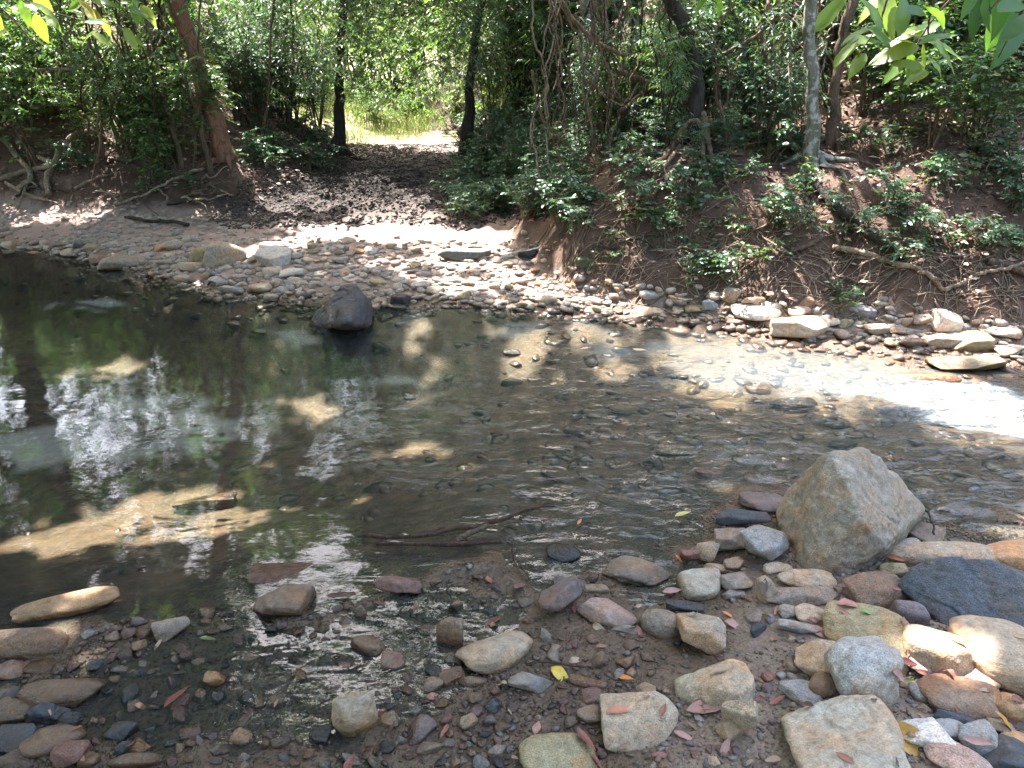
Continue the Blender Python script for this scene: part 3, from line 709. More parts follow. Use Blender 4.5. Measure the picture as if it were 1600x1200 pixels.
 (1090, 483, 34, 16, 'olive', 'olive stone beside the tan stone under the bank', -15, 'ang', 4, .8),
 (1110, 476, 24, 18, 'grey', 'grey stone near the bank foot', 0, 'ang', 4, .8),
 (1142, 464, 24, 24, 'tan', 'peaked tan stone near the white stone', 0, 'ang', 4, .7),
 (1180, 470, 34, 14, 'tan', 'tan stone behind the white stone', 0, 'rnd', 4, .8),
 (1155, 505, 34, 14, 'brown', 'brown stone in front of the white stone', -10, 'ang', 4, .8),
 (825, 398, 30, 26, 'slate', 'mossy dark block at the gully mouth', 0, 'blk', 4, .8),
 (910, 412, 26, 22, (.05, .07, .03), 'moss-covered stone at the foot of the bank', 0, 'rnd', 4, .8),
 (720, 402, 90, 24, (.10, .11, .10), 'low grey-green rock ledge in the gravel bar', 0, 'flat', 5, .6),
 (856, 470, 28, 20, 'tan', 'tan cobble at the water in front of the bank', 0, 'rnd', 4, .8),
 (832, 464, 26, 16, 'olive', 'olive cobble left of the tan cobble', 0, 'rnd', 4, .8),
 (680, 454, 28, 16, 'tan', 'round tan cobble right of the small black block', 0, 'rnd', 4, .8),
 (590, 442, 26, 14, 'olive', 'olive cobble behind the black boulder', 0, 'rnd', 4, .8),
]
for s_ in stones:
    cx, cyy, w_, h_, c_, lab, rot, kd, sub, dep = s_
    big = w_*np.linalg.norm(atZ(cx, cyy))/F > .30
    inst = (cyy > 560 and cyy < 800 and cx < 1200)
    place_stone(cx, cyy, w_, h_, c_, lab, rot, kd, sub, dep, sink=.22 if not inst else .35)

# shared small stone meshes
small = [stone_mesh(900+i, 3 if i % 2 else 3, [10, 16, 6, 22][i % 4], 12, .05, .66) for i in range(24)]
for me in small: me.materials.append(M['rock'])
mid_m = [stone_mesh(700+i, 4, [12, 18, 7, 26][i % 4], 12, .05, .64) for i in range(16)]
for me in mid_m: me.materials.append(M['rock'])
taken = [(s_[0], s_[1], s_[2], s_[3]) for s_ in stones] + [(1330, 800, 230, 230), (1510, 940, 220, 160), (1315, 1160, 220, 150), (1118, 1070, 140, 90), (532, 482, 104, 78)]
def free(px, py, r):
    for a, b, c, d in taken:
        if abs(px-a) < c*.5+r*.4 and abs(py-b) < d*.5+r*.3: return False
    return True
far_cols = [COL['tan'], COL['pale'], COL['grey'], COL['greybrown'], COL['olive'], COL['orange'], COL['pink'], (.42, .34, .26)]
def inside_far(px, py):
    """the cobble bar of the far shore in the photograph"""
    lo = np.interp(px, [0, 130, 300, 450, 800, 1000, 1150, 1300, 1450, 1600], [392, 405, 448, 466, 482, 494, 506, 530, 548, 562])
    hi = np.interp(px, [0, 130, 300, 450, 640, 800, 870, 1000, 1150, 1300, 1450, 1600], [378, 382, 384, 372, 380, 392, 428, 455, 468, 488, 500, 515])
    return hi < py < lo
cnt = 0; tries = 0
rr = random.Random(5)
while cnt < 290 and tries < 6000:
    tries += 1
    px, py = rr.uniform(0, 1600), rr.uniform(370, 565)
    if not inside_far(px, py): continue
    wpx = rr.choice([12, 14, 17, 20, 24, 28])*(1.0 if py > 430 else .85)
    if not free(px, py, wpx): continue
    taken.append((px, py, wpx*.7, wpx*.4))
    b = G(px, py); k = np.linalg.norm(b-[0, 0, CAM_Z])/F; W = wpx*k
    asp = rr.uniform(.35, .6); ci_ = rr.randrange(8); c_ = far_cols[ci_]; cn_ = ('tan', 'pale', 'grey', 'dun', 'olive', 'orange', 'pinkish', 'buff')[ci_]
    fz_ = ('left of the largest round stone' if px < 320 else 'below the pale peaked stone' if px < 480 else 'behind the black boulder' if px < 640 else 'at the mouth of the gully' if px < 830 else 'under the start of the earth bank' if px < 1000 else 'left of the white sunlit stone' if px < 1180 else 'right of the cream slab' if px < 1420 else 'near the peaked pale stone'); v = rr.uniform(.75, 1.15)
    obj('cobble', rr.choice(mid_m if wpx > 22 else small), None, loc=(b[0], b[1], b[2]+W*asp*.22), rot=(rr.uniform(-.25, .25), rr.uniform(-.25, .25), rr.uniform(0, 6.28)),
        scale=(W*.52, W*rr.uniform(.3, .48), W*asp*.5), label=('%s %s cobble on the far shore, %s' % ('fist-sized' if wpx > 21 else 'small', cn_, fz_)), cat='cobble', group='cobbles on the far shore', color=tuple(c*v for c in c_))
    cnt += 1
near_cols = [COL['brown'], COL['greybrown'], COL['red'], COL['slate'], COL['purple'], COL['tan'], COL['grey'], COL['brown']]
cnt = 0; tries = 0
while cnt < 260 and tries < 8000:
    tries += 1
    px, py = rr.uniform(0, 1600), rr.uniform(870, 1199)
    b = G(px, py); e_ = float(nearY(b[0]) - b[1])
    if e_ < -.06: continue
    if 720 < px < 900 and py < 1000 and rr.random() < .8: continue
    if 900 < px < 1260 and rr.random() < .45: continue
    wpx = rr.choice([13, 15, 17, 20, 23, 27])
    if not free(px, py, wpx): continue
    taken.append((px, py, wpx*.8, wpx*.6))
    k = np.linalg.norm(b-[0, 0, CAM_Z])/F; W = wpx*k; asp = rr.uniform(.4, .7)
    rightside = px > 1250
    ch_ = ('brown', 'greybrown', 'red', 'slate', 'purple', 'tan', 'grey', 'brown') if not rightside else ('tan', 'greybrown', 'pink', 'grey', 'slate', 'brown')
    cn_ = rr.choice(ch_); c_ = COL[cn_]; v = rr.uniform(.7, 1.0)
    cn_ = dict(greybrown='grey-brown', slate='slate-black', purple='purplish', red='rusty red', pink='pinkish').get(cn_, cn_)
    fz_ = ('round the flat boulder awash at lower left' if px < 230 else 'in the left gravel below the red boulder' if px < 480 else 'near the boot-like tan stone' if px < 680 else 'around the long tan stone' if px < 860 else 'left of the big tan stone' if px < 960 else 'between the big tan stone and the angular stone' if px < 1180 else 'near the broad pale stone' if px < 1400 else 'among the stones below the slate slab')
    obj('pebble', rr.choice(mid_m), None, loc=(b[0], b[1], b[2]+W*asp*.2), rot=(rr.uniform(-.3, .3), rr.uniform(-.3, .3), rr.uniform(0, 6.28)),
        scale=(W*.52, W*rr.uniform(.34, .5), W*asp*.5), label='%s %s pebble %s' % ('larger' if wpx > 19 else 'small', cn_, fz_), cat='pebble', group='pebbles in the near gravel', color=tuple(c*v for c in c_))
    cnt += 1

def scatter_stones(name, pts, sizes, mat, sub, seed, label=None, cat=None, flat=.55):
    rg = np.random.default_rng(seed); Vv, Fc = ico(sub); n = len(pts); m_ = len(Vv)
    va = []
    for q_ in range(12):
        nn, dd = rand_planes(rg, 9, .6, 1); c = np.maximum(Vv @ nn.T, 1e-6)/dd; c0 = np.abs(Vv).max(1, keepdims=True)*1.0
        c = np.hstack([c, np.abs(Vv)]); va.append(Vv*((c**10).sum(1)**(-.1))[:, None])
    va = np.array(va)[rg.integers(0, 12, n)]
    a = rg.uniform(0, 6.28, n); sx = sizes*rg.uniform(.8, 1.2, n); sy = sizes*rg.uniform(.55, 1, n); sz = sizes*rg.uniform(.7, 1.1, n)*flat
    P = va*np.stack([sx, sy, sz], -1)[:, None, :]*.5
    tl = rg.uniform(-.3, .3, n)[:, None]; y, z = P[..., 1], P[..., 2]
    P[..., 1], P[..., 2] = y*np.cos(tl) - z*np.sin(tl), y*np.sin(tl) + z*np.cos(tl)
    ca_, sa_ = np.cos(a)[:, None], np.sin(a)[:, None]; x, y = P[..., 0].copy(), P[..., 1].copy()
    P[..., 0], P[..., 1] = x*ca_ - y*sa_, x*sa_ + y*ca_
    P += pts[:, None, :]
    Fa = (Fc[None] + (np.arange(n)*m_)[:, None, None]).reshape(-1, 3)
    return obj(name, mesh(name, P.reshape(-1, 3), Fa, True), mat, kind='stuff', label=label, cat=cat)

def rnd_area(n, x0, x1, y0, y1, cond, seed):
    rg = np.random.default_rng(seed); x = rg.uniform(x0, x1, n); y = rg.uniform(y0, y1, n)
    k = cond(x, y, rg); x, y = x[k], y[k]; return np.stack([x, y, height(x, y)], -1), rg
# near gravel
def c_near(x, y, rg):
    e = nearY(x) - y; sandy = np.exp(-(((x-.35)/.33)**2 + ((y-1.95)/.35)**2))
    dens = .25 + .5*sstep(.85, 1.2, x) + .75*sstep(-.25, .35, noise(x*3.2, y*3.2, 8)) + .35*(x < 0)
    return (e > -.07 - .16*(x > .5)) & (rg.random(len(x)) < dens*(1-.85*sandy)) & (np.abs(x) < .75*y + .5)
P_, rg = rnd_area(8000, -2.6, 2.6, .9, 2.9, c_near, 31)
scatter_stones('gravel', P_ + [0, 0, .002], rg.uniform(.012, .027, len(P_)), M['gravel'], 2, 32, 'mixed red, grey and brown gravel of the near shore', 'gravel')
P_, rg = rnd_area(26000, -2.4, 2.4, .95, 2.8, c_near, 33)
scatter_stones('fine_gravel', P_ + [0, 0, .001], rg.uniform(.004, .010, len(P_)), M['gravel'], 1, 34, 'fine reddish grit between the near stones', 'gravel')
P_, rg = rnd_area(22000, -2.4, 2.4, .95, 2.8, c_near, 35)
scatter_stones('gravel', P_ + [0, 0, .002], rg.uniform(.007, .014, len(P_)), M['gravel'], 1, 36, 'small chips filling the near gravel', 'gravel')
# stream bed stones
def c_bed(x, y, rg):
    return (nearY(x) - y < 0.0) & (farY(x) - y > -.05) & (rg.random(len(x)) < .06 + .9*sstep(-.9, .5, x + .5*noise(x, y))*sstep(-.5, .3, noise(x*2.2, y*2.2, 3)+.2) + .5*sstep(-.5, 0, y-farY(x)))
P_, rg = rnd_area(7500, -6, 5, 1.5, 7.5, c_bed, 41)
bs_ = rg.uniform(.05, .17, len(P_))*rg.uniform(.45, 1, len(P_)); P_[:, 2] -= bs_*.08; k_ = (P_[:, 2] + bs_*.27 < -.012) | (P_[:, 1] > farY(P_[:, 0]) - .25); P_, bs_ = P_[k_], bs_[k_]
scatter_stones('bed_stones', P_, bs_, M['gravel'], 2, 42, 'brown stones lying on the bed of the stream', 'stones', .5)
# far shore small stones
def c_far(x, y, rg):
    q_ = y - farY(x); f_, n_, a_, b_, dr, dl = zones(x, y)
    return (q_ > -.12) & (q_ < 1.5) & (np.maximum(dr, dl) < .12) & ((x > -4.2) | (rg.random(len(x)) < .25)) & (rg.random(len(x)) < 1.15 - q_*.7)
P_, rg = rnd_area(26000, -7, 5, 3.6, 9, c_far, 51)
scatter_stones('shore_stones', P_ + [0, 0, .004], rg.uniform(.035, .13, len(P_))*rg.uniform(.4, 1, len(P_)), M['cobble'], 2, 52, 'bed of small tan cobbles along the far shore', 'stones')
# mud clods on the track
def c_mud(x, y, rg):
    f_, n_, xr_, xl_, dr, dl = zones(x, y); return (y > 7.2+.3*noise(x*2, y*2)) & (x > xl_-.5) & (x < xr_+.4) & (np.maximum(dr, dl) < .5)
P_, rg = rnd_area(20000, -3.6, .6, 7, 11.6, c_mud, 61)
scatter_stones('mud_clods', P_ + [0, 0, .002], rg.uniform(.018, .05, len(P_)), M['clod'], 1, 62, 'dark trampled clods of mud on the track', 'mud', .6)

# ------------------------------------------------------------------ tubes
def tube_geo(pts, rad, seg=8, res=6, wob=0.0, seed=0, flat=1.0):
    pts = np.array(pts, float); n = len(pts); rad = np.interp(np.linspace(0, 1, n), np.linspace(0, 1, len(np.atleast_1d(rad))), np.atleast_1d(rad))
    # catmull-rom
    if n > 2 or res > 1:
        ext = np.vstack([2*pts[0]-pts[1], pts, 2*pts[-1]-pts[-2]]); out, ro = [], []
        for i in range(n-1):
            p0, p1, p2, p3 = ext[i:i+4]
            for s_ in np.arange(res)/res:
                out.append(.5*((2*p1) + (-p0+p2)*s_ + (2*p0-5*p1+4*p2-p3)*s_**2 + (-p0+3*p1-3*p2+p3)*s_**3)); ro.append(rad[i]*(1-s_)+rad[i+1]*s_)
        out.append(pts[-1]); ro.append(rad[-1]); pts, rad = np.array(out), np.array(ro)
    m_ = len(pts)
    if wob:
        L = np.arange(m_)*.7
        pts = pts + wob*np.stack([noise(L, L*0+seed, 0, 1), noise(L, L*0+seed, 5, 2), noise(L, L*0+seed, 9, 3)], -1)
    T = np.gradient(pts, axis=0); T /= np.linalg.norm(T, axis=1)[:, None] + 1e-9
    up = np.array([0, 0, 1.0]) if abs(T[:, 2]).mean() < .8 else np.array([0, 1.0, 0])
    A = np.cross(T, up); A /= np.linalg.norm(A, axis=1)[:, None] + 1e-9; B = np.cross(T, A)
    th = np.arange(seg)/seg*2*math.pi
    bump_ = 1 + .13*noise(np.arange(m_)[:, None]*.45 + 0*th[None], th[None]*1.3 + seed + 0*np.arange(m_)[:, None], 0, 4)
    P = pts[:, None, :] + (rad[:, None]*bump_)[..., None]*(np.cos(th)[None, :, None]*A[:, None] + flat*np.sin(th)[None, :, None]*B[:, None])
    i = np.arange(m_-1)[:, None]*seg; j = np.arange(seg)[None]; j2 = (j+1) % seg
    Fq = np.stack([i+j, i+j2, i+seg+j2, i+seg+j], -1).reshape(-1, 4)
    V = P.reshape(-1, 3); V = np.vstack([V, pts[0], pts[-1]]); a0, a1 = len(V)-2, len(V)-1
    cap = np.array([[a0, (k+1) % seg, k] for k in range(seg)] + [[a1, (m_-1)*seg+k, (m_-1)*seg+(k+1) % seg] for k in range(seg)])
    return V, Fq, cap
def join(gs):
    V, Q, T, o = [], [], [], 0
    for v, q_, t_ in gs:
        V.append(v); Q.append(q_+o); T.append(t_+o); o += len(v)
    return np.vstack(V), np.vstack(Q), np.vstack(T)
def tubes(name, gs, mat, **k):
    V, Q, T = join(gs); return obj(name, mesh(name, V, [Q, T]), mat, **k)

# ------------------------------------------------------------------ leaves
# leaf template: pointed blade, folded on its midrib, 6 triangles
LT = np.array([[0, 0, 0], [.32, .20, .05], [.32, -.20, .05], [.36, 0, 0], [.72, .15, .0], [.72, -.15, .0], [1, 0, -.10]])
LF = np.array([[0, 3, 1], [0, 2, 3], [3, 6, 4], [3, 4, 1], [3, 5, 6], [3, 2, 5]])
LT3 = np.array([[0, 0, 0], [.45, .2, .03], [.45, -.2, .03], [1, 0, -.08]]); LF3 = np.array([[0, 2, 1], [1, 2, 3]])
def leaves(pos, dirn, size, width=1.0, rg=None, simple=False, droop=.25, uprand=.6):
    rg = rg or R; T, Fc = (LT3, LF3) if simple else (LT, LF); n = len(pos)
    d = dirn/np.linalg.norm(dirn, axis=1)[:, None]; d[:, 2] -= droop; d /= np.linalg.norm(d, axis=1)[:, None]
    up = np.array([0, 0, 1.0]) + rg.normal(size=(n, 3))*uprand
    sd = np.cross(up, d); sd /= np.linalg.norm(sd, axis=1)[:, None] + 1e-9; nn = np.cross(d, sd)
    size = np.asarray(size)*np.ones(n); wd = size*width
    P = pos[:, None] + (T[None, :, 0, None]*size[:, None, None])*d[:, None] + (T[None, :, 1, None]*wd[:, None, None])*sd[:, None] + (T[None, :, 2, None]*size[:, None, None])*nn[:, None]
    Fa = (Fc[None] + (np.arange(n)*len(T))[:, None, None]).reshape(-1, 3)
    return P.reshape(-1, 3), Fa

def twig_leaves(o, d, L, nl, lsize, width, rg, spread=1.0, simple=False, droop=.25):
    """o,d: twig origins/directions; leaves set alternately along each twig"""
    n = len(o); d = d/np.linalg.norm(d, axis=1)[:, None]
    t = (np.arange(nl)+.6)/nl
    sidev = np.cross(d, np.array([0, 0, 1.0])); sidev /= np.linalg.norm(sidev, axis=1)[:, None]+1e-9
    pos = o[:, None] + d[:, None]*(L[:, None]*t[None])[..., None]; pos[..., 2] -= .25*L[:, None]*t[None]**2
    sg = np.where(np.arange(nl) % 2 == 0, 1, -1)
    dr = d[:, None]*.7 + sidev[:, None]*(sg*spread)[None, :, None] + rg.normal(size=(n, nl, 3))*.28
    sz = lsize*rg.uniform(.6, 1.15, (n, nl))*(1.0-.25*t)[None]
    return leaves(pos.reshape(-1, 3), dr.reshape(-1, 3), sz.ravel(), width, rg, simple, droop)

def make_shrub(seed, hgt=1.2, rad=.6, stems=6, twigs=90, nl=9, lsize=.075, width=1.0, lean=(0, 0), droop=.25, twl=.28, low=.1):
    """returns (stem geometry, leaf geometry) in local space"""
    rg = np.random.default_rng(seed); gs = []; axes = []
    for s_ in range(stems):
        a = rg.uniform(0, 6.28); r1 = rad*rg.uniform(.3, 1.0); b0 = rg.normal(size=2)*.05
        top = np.array([math.cos(a)*r1 + lean[0], math.sin(a)*r1 + lean[1], hgt*rg.uniform(.6, 1.0)])
        mid = top*np.array([.35, .35, .55]) + np.r_[rg.normal(size=2)*.06, 0]
        pts = [np.r_[b0, -.06], mid*.5+np.r_[b0*.5, 0], mid, (mid+top)/2+rg.normal(size=3)*.04, top]
        axes.append(pts); gs.append(tube_geo(pts, [.011*hgt**.5, .008*hgt**.5, .003], 5, 3))
    ax = np.array(axes)
    si = rg.integers(0, stems, twigs); u = np.sqrt(rg.uniform(low**2, 1, twigs))*3.99 + 0; ui = np.minimum(u.astype(int), 3); uf = (u-ui)[:, None]
    o = ax[si, ui]*(1-uf) + ax[si, ui+1]*uf
    ph = rg.uniform(0, 6.28, twigs); d = np.stack([np.cos(ph), np.sin(ph), rg.uniform(-.2, .7, twigs)], -1)
    L = twl*rg.uniform(.6, 1.3, twigs)
    lv = twig_leaves(o, d, L, nl, lsize, width, rg, droop=droop)
    for i in range(0, twigs, 2):
        e_ = o[i] + d[i]*L[i]; e_[2] -= .2*L[i]; gs.append(tube_geo([o[i], (o[i]+e_)/2+[0, 0, .01], e_], [.003, .0015], 3, 1))
    return join(gs), lv

protos = {}
def shrub_proto(key, mat, stemmat, **k):
    (V, Q, T), (lv, lf) = make_shrub(**k)
    a = mesh('stems', V, [Q, T]); a.materials.append(stemmat); b = mesh('foliage', lv, lf, False); b.materials.append(mat)
    protos[key] = (a, b)
for i in range(4):
    shrub_proto('a%d' % i, M['leaf_a'], M['bark_brown'], seed=100+i, hgt=1.3, rad=.55, stems=6, twigs=120, nl=9, lsize=.085, width=1.0)
    shrub_proto('b%d' % i, M['leaf_b'], M['bark_brown'], seed=120+i, hgt=1.5, rad=.6, stems=7, twigs=170, nl=10, lsize=.062, width=.85)
    shrub_proto('c%d' % i, M['leaf_c'], M['bark_brown'], seed=140+i, hgt=1.3, rad=.6, stems=6, twigs=120, nl=9, lsize=.085, width=.9)
    shrub_proto('f%d' % i, M['leaf_b'], M['vine'], seed=160+i, hgt=.34, rad=.28, stems=6, twigs=34, nl=8, lsize=.055, width=1.25, twl=.13)
    shrub_proto('s%d' % i, M['leaf_a'], M['vine'], seed=180+i, hgt=.20, rad=.08, stems=2, twigs=6, nl=5, lsize=.06, width=1.0, twl=.09)
    shrub_proto('n%d' % i, M['leaf_a'], M['bark_dark'], seed=200+i, hgt=1.7, rad=.5, stems=8, twigs=150, nl=11, lsize=.11, width=.42, droop=.7, twl=.35)
BL = {}
def shrub(key, x, y, scale=1.0, name='shrub', label='', cat='shrub', group=None, z=None, sx=1.0):
    z = hz(x, y) if z is None else z
    o = obj(name, None, loc=(x, y, z-.02), rot=(0, 0, random.uniform(0, 6.28)), scale=(scale*sx, scale*sx, scale), label=label, cat=cat, group=group)
    a, b = protos[key]
    obj('stems', a, parent=o); obj('foliage', b, parent=o); return o
rq = random.Random(77)
def where(px, py):
    if px < 330: w_ = 'left of the leaning tree' if px < 230 else 'close beside the leaning tree'
    elif px < 560: w_ = 'between the leaning tree and the post-like trunk'
    elif px < 745: w_ = 'beside the track'
    elif px < 900: w_ = 'left of the pale thin tree'
    elif px < 1080: w_ = 'between the pale thin tree and the twisted tree'
    elif px < 1260: w_ = 'between the twisted tree and the mottled tree'
    elif px < 1420: w_ = 'just right of the mottled tree'
    else: w_ = 'far right of the mottled tree'
    return w_
def patch(keys, n, px0, px1, py0, py1, s0, s1, label, group, name='shrub', cat='shrub', cond=None):
    k = 0; t = 0
    while k < n and t < n*20:
        t += 1
        px, py = rq.uniform(px0, px1), rq.uniform(py0, py1); g = G(px, py)
        if g[1] > 45 or (cond and not cond(px, py, g)): continue
        sz_ = rq.uniform(s0, s1); pf_ = (py-py0)/(py1-py0); lv_ = 'low down' if pf_ > .66 else 'midway up' if pf_ > .33 else 'high up'; sw_ = 'larger' if sz_ > s0+.62*(s1-s0) else 'smaller' if sz_ < s0+.3*(s1-s0) else 'mid-sized'
        lb_ = ' '.join((sw_ + ' ' + ' '.join(label.split()[:4]) + ', ' + where(px, py) + ', ' + lv_).split()[:16])
        shrub(rq.choice(keys), g[0], g[1], sz_, name, lb_, cat, group); k += 1
KA = ['a0', 'a1', 'a2', 'a3']; KB = ['b0', 'b1', 'b2', 'b3']; KC = ['c0', 'c1', 'c2', 'c3']; KF = ['f0', 'f1', 'f2', 'f3']; KS = ['s0', 's1', 's2', 's3']; KN = ['n0', 'n1', 'n2', 'n3']
patch(KA+KC, 20, -60, 330, 95, 265, .55, 1.0, 'leafy green bank shrub', 'shrubs on the left bank')
patch(KF+KA[:1], 10, 60, 330, 250, 310, .45, .7, 'low leafy ground plant', 'low plants at the left bank foot', 'low_plant', 'plant')
patch(KB, 12, 370, 500, 150, 215, .7, 1.15, 'blue-green leafy spur bush', 'bushes on the spur left of the track')
patch(KF, 22, 385, 560, 205, 275, .55, .95, 'low fern-like leafy clump', 'leafy clumps on the left spur', 'leafy_clump', 'plant', lambda px, py, g: g[0] < -1.95)
patch(KF, 150, 715, 905, 180, 345, .6, 1.0, 'lush low creeper clump', 'creeper clumps right of the track', 'creeper_clump', 'plant')
patch(KB, 16, 770, 920, 190, 300, .22, .38, 'bushy creeper hanging mound', 'creeper mounds right of the track', 'creeper_mound', 'plant')
patch(KB+KN, 16, 760, 930, 120, 190, .8, 1.3, 'dark bush hanging leaves', 'dark bushes right of the track')
patch(KB+KA+KN, 18, 900, 1250, 130, 235, .5, .85, 'dark green liana-side shrub', 'shrubs among the lianas')
patch(KB, 26, 880, 1260, 165, 255, .25, .45, 'small dark brow bush', 'small bushes on the brow of the right bank', 'small_bush')
patch(KF+KS, 64, 840, 1280, 230, 450, .5, 1.05, 'small green seedling clump', 'seedlings on the steep earth bank', 'seedling', 'plant')
patch(KA+KB, 20, 1340, 1660, 40, 240, .5, .9, 'shrub with glossy leaves', 'shrubs on the right hillside')
patch(KF+KS, 44, 1290, 1640, 200, 420, .5, .95, 'low sprig of undergrowth', 'sprigs on the right bank', 'sprig', 'plant')
patch(KA+KC, 22, -60, 340, 60, 200, .7, 1.2, 'tall green upper shrub', 'tall shrubs on the upper left bank')
patch(KB+KA, 14, 1040, 1600, 60, 150, .8, 1.3, 'bush crowning the bank', 'bushes crowning the right bank')
shrub('s1', *G(1303, 497)[:2], 1.0, 'seedling', 'bright green seedling sprouting between the stones of the far right shore', 'plant')
shrub('f2', *G(1318, 470)[:2], .5, 'seedling', 'thin-stemmed seedling with three leaf tiers at the right bank foot', 'plant')

# ------------------------------------------------------------------ trees
def trunk_obj(root, pts, rad, mat, seg=14, res=8, wob=.015, seed=0, name='trunk'):
    V, Q, T = tube_geo(pts, rad, seg, res, wob, seed); return obj(name, mesh(name, V, [Q, T]), mat, parent=root)
trees = []      # (root, crown centre xy)
def tree(name, label, pts, rad, mat, crown, seed=0, cat='tree', flare=None):
    pts = [np.array(p, float) for p in pts]
    r = obj(name, None, loc=(0, 0, 0), label=label, cat=cat)
    trunk_obj(r, pts, rad, mat, seed=seed)
    if flare:
        rgx = np.random.default_rng(seed+5)
        for a in np.linspace(0, 6.28, flare, endpoint=False):
            a += rgx.uniform(-.4, .4); b = pts[0]; L = rgx.uniform(.25, .5)
            q_ = [b + [0, 0, .22]]
            for s_ in (.35, .7, 1.0):
                x, y = b[0] + math.cos(a)*L*s_, b[1] + math.sin(a)*L*s_; q_.append(np.array([x, y, hz(x, y) + .015*(1-s_)]))
            V, Q, T = tube_geo(q_, [rad[0]*.5, rad[0]*.4, rad[0]*.22, .006], 8, 4); obj('root', mesh('root', V, [Q, T]), mat, parent=r)
    if crown is not None: trees.append((r, np.array(crown, float), pts[-1], rad[-1], mat))
    return r
def up(px0, py0, Y0, px1, py1, Y1, ztop, n=3, drift=(0, 0)):
    """trunk points: base at pixel 0, passes pixel 1, carries on to height ztop"""
    a = atY(px0, py0, Y0); b = atY(px1, py1, Y1); d = (b-a)/max(b[2]-a[2], .1)
    a0 = a.copy(); a0[2] -= .15
    e_ = b + d*(ztop-b[2]); e_[0] += drift[0]; e_[1] += drift[1]; m_ = (b+e_)/2
    return [a0, (a+b)/2, b, m_, e_]
gL = G(352, 238); tree('leaning_tree', 'tree with reddish scaly bark leaning left over the left bank', up(352, 238, gL[1], 275, 0, gL[1]-.3, 6.0, drift=(-.3, .2)), [.115, .085, .08, .07, .06], M['bark_red'], (-5.2, 8.5), 1, flare=5)
tree('slim_tree', 'slim dark trunk standing like a post at the left of the track', up(528, 222, 10.4, 533, 60, 10.5, 5.5), [.085, .06, .05, .045, .04], M['bark_dark'], (-2.9, 11.5), 2, flare=3)
tree('gateway_tree', 'dark trunk with flared foot at the right side of the track', up(728, 236, 10.0, 739, 90, 10.1, 6, drift=(.5, 0)), [.12, .058, .05, .045, .04], M['bark_dark'], (.3, 11.8), 3, flare=4)
g = G(884, 225); tree('pale_tree', 'thin tree with mottled pale bark on the bank right of the track', [g-[0, 0, .05], atY(900, 180, g[1]), atY(905, 120, g[1]), atY(914, 40, g[1]), atY(918, -80, g[1]), atY(930, -500, g[1]+.5)], [.018, .042, .05, .05, .05, .04], M['bark_pale'], (1.8, 10.5), 4, flare=3)
g = G(1088, 225); tree('twisted_tree', 'dark twisted tree draped in lianas in the middle of the right bank', [g-[0, 0, .1], atY(1086, 130, g[1]), atY(1076, 60, g[1]), atY(1050, 0, g[1]), atY(1020, -80, g[1]), atY(1010, -420, g[1])], [.075, .055, .05, .055, .05, .04], M['bark_dark'], (2.8, 8.0), 5, flare=7)
g = G(1270, 252); tree('mottled_tree', 'straight tree with grey lichen-mottled bark on the right bank', [g-[0, 0, .15], atY(1270, 160, g[1]), atY(1266, 60, g[1]), atY(1264, -60, g[1]), atY(1275, -500, g[1])], [.065, .042, .040, .038, .035], M['bark_pale'], (4.5, 8.2), 6, flare=6)
g = G(1302, 222); tree('brown_tree', 'bent brown trunk just right of the lichen-mottled tree', [g-[0, 0, .1], atY(1306, 130, g[1]), atY(1316, 60, g[1]), atY(1335, -10, g[1]), atY(1370, -160, g[1]), atY(1400, -500, g[1])], [.05, .036, .034, .032, .03, .025], M['bark_brown'], (6.0, 6.5), 7, flare=4)
tree('unseen_bank_tree', 'unseen tree added behind the viewer to hold leaves that shade the stream', [(-4.6, -1.5, -.1), (-4.5, -1.2, 2), (-4.2, .5, 4.5), (-4, 2.5, 6)], [.2, .17, .13, .1], M['bark_brown'], (-6.2, 4.5), 8)
tree('unseen_rear_tree', 'unseen tree added far behind the viewer to screen off skylight', [(3.4, -7.5, .2), (3.3, -7.4, 3), (3.1, -7.0, 5.5)], [.18, .15, .11], M['bark_brown'], (3.0, -6.5), 13)  # unseen trees added to carry the leaf wall behind the camera
tree('unseen_rear_tree', 'broad unseen tree added behind the viewer at left to screen off skylight', [(-8.4, -5.5, .2), (-8.5, -5.6, 3), (-8.8, -5.4, 5.5)], [.18, .15, .11], M['bark_brown'], (-8.5, -5.0), 14)
tree('far_tree', 'tree beyond the left end of the stream', [(-9.5, 11, 1.2), (-9.4, 11, 4), (-9, 10.6, 6.5)], [.17, .13, .1], M['bark_brown'], (-9.0, 10.5), 9)
tree('hill_tree', 'tree on the slope above the right bank', [(1.2, 13.5, 1.2), (1.1, 13.5, 4), (1, 13.2, 6.5)], [.15, .12, .09], M['bark_dark'], (.5, 14.2), 10)
tree('stream_tree', 'tall unseen tree whose crown, cut for sun flecks, spreads above the middle of the stream', [(-6.6, 9.8, 1.1), (-5.8, 8.8, 4), (-3.6, 7.4, 6.6)], [.14, .11, .08], M['bark_brown'], (-2.2, 6.4), 11)
tree('right_tree', 'unseen tree whose crown, cut for sun flecks, spreads above the riffle', [(5.4, 8.2, 2.4), (4.2, 7.0, 4.6), (2.4, 5.8, 6.6)], [.13, .1, .08], M['bark_brown'], (1.2, 5.6), 12)

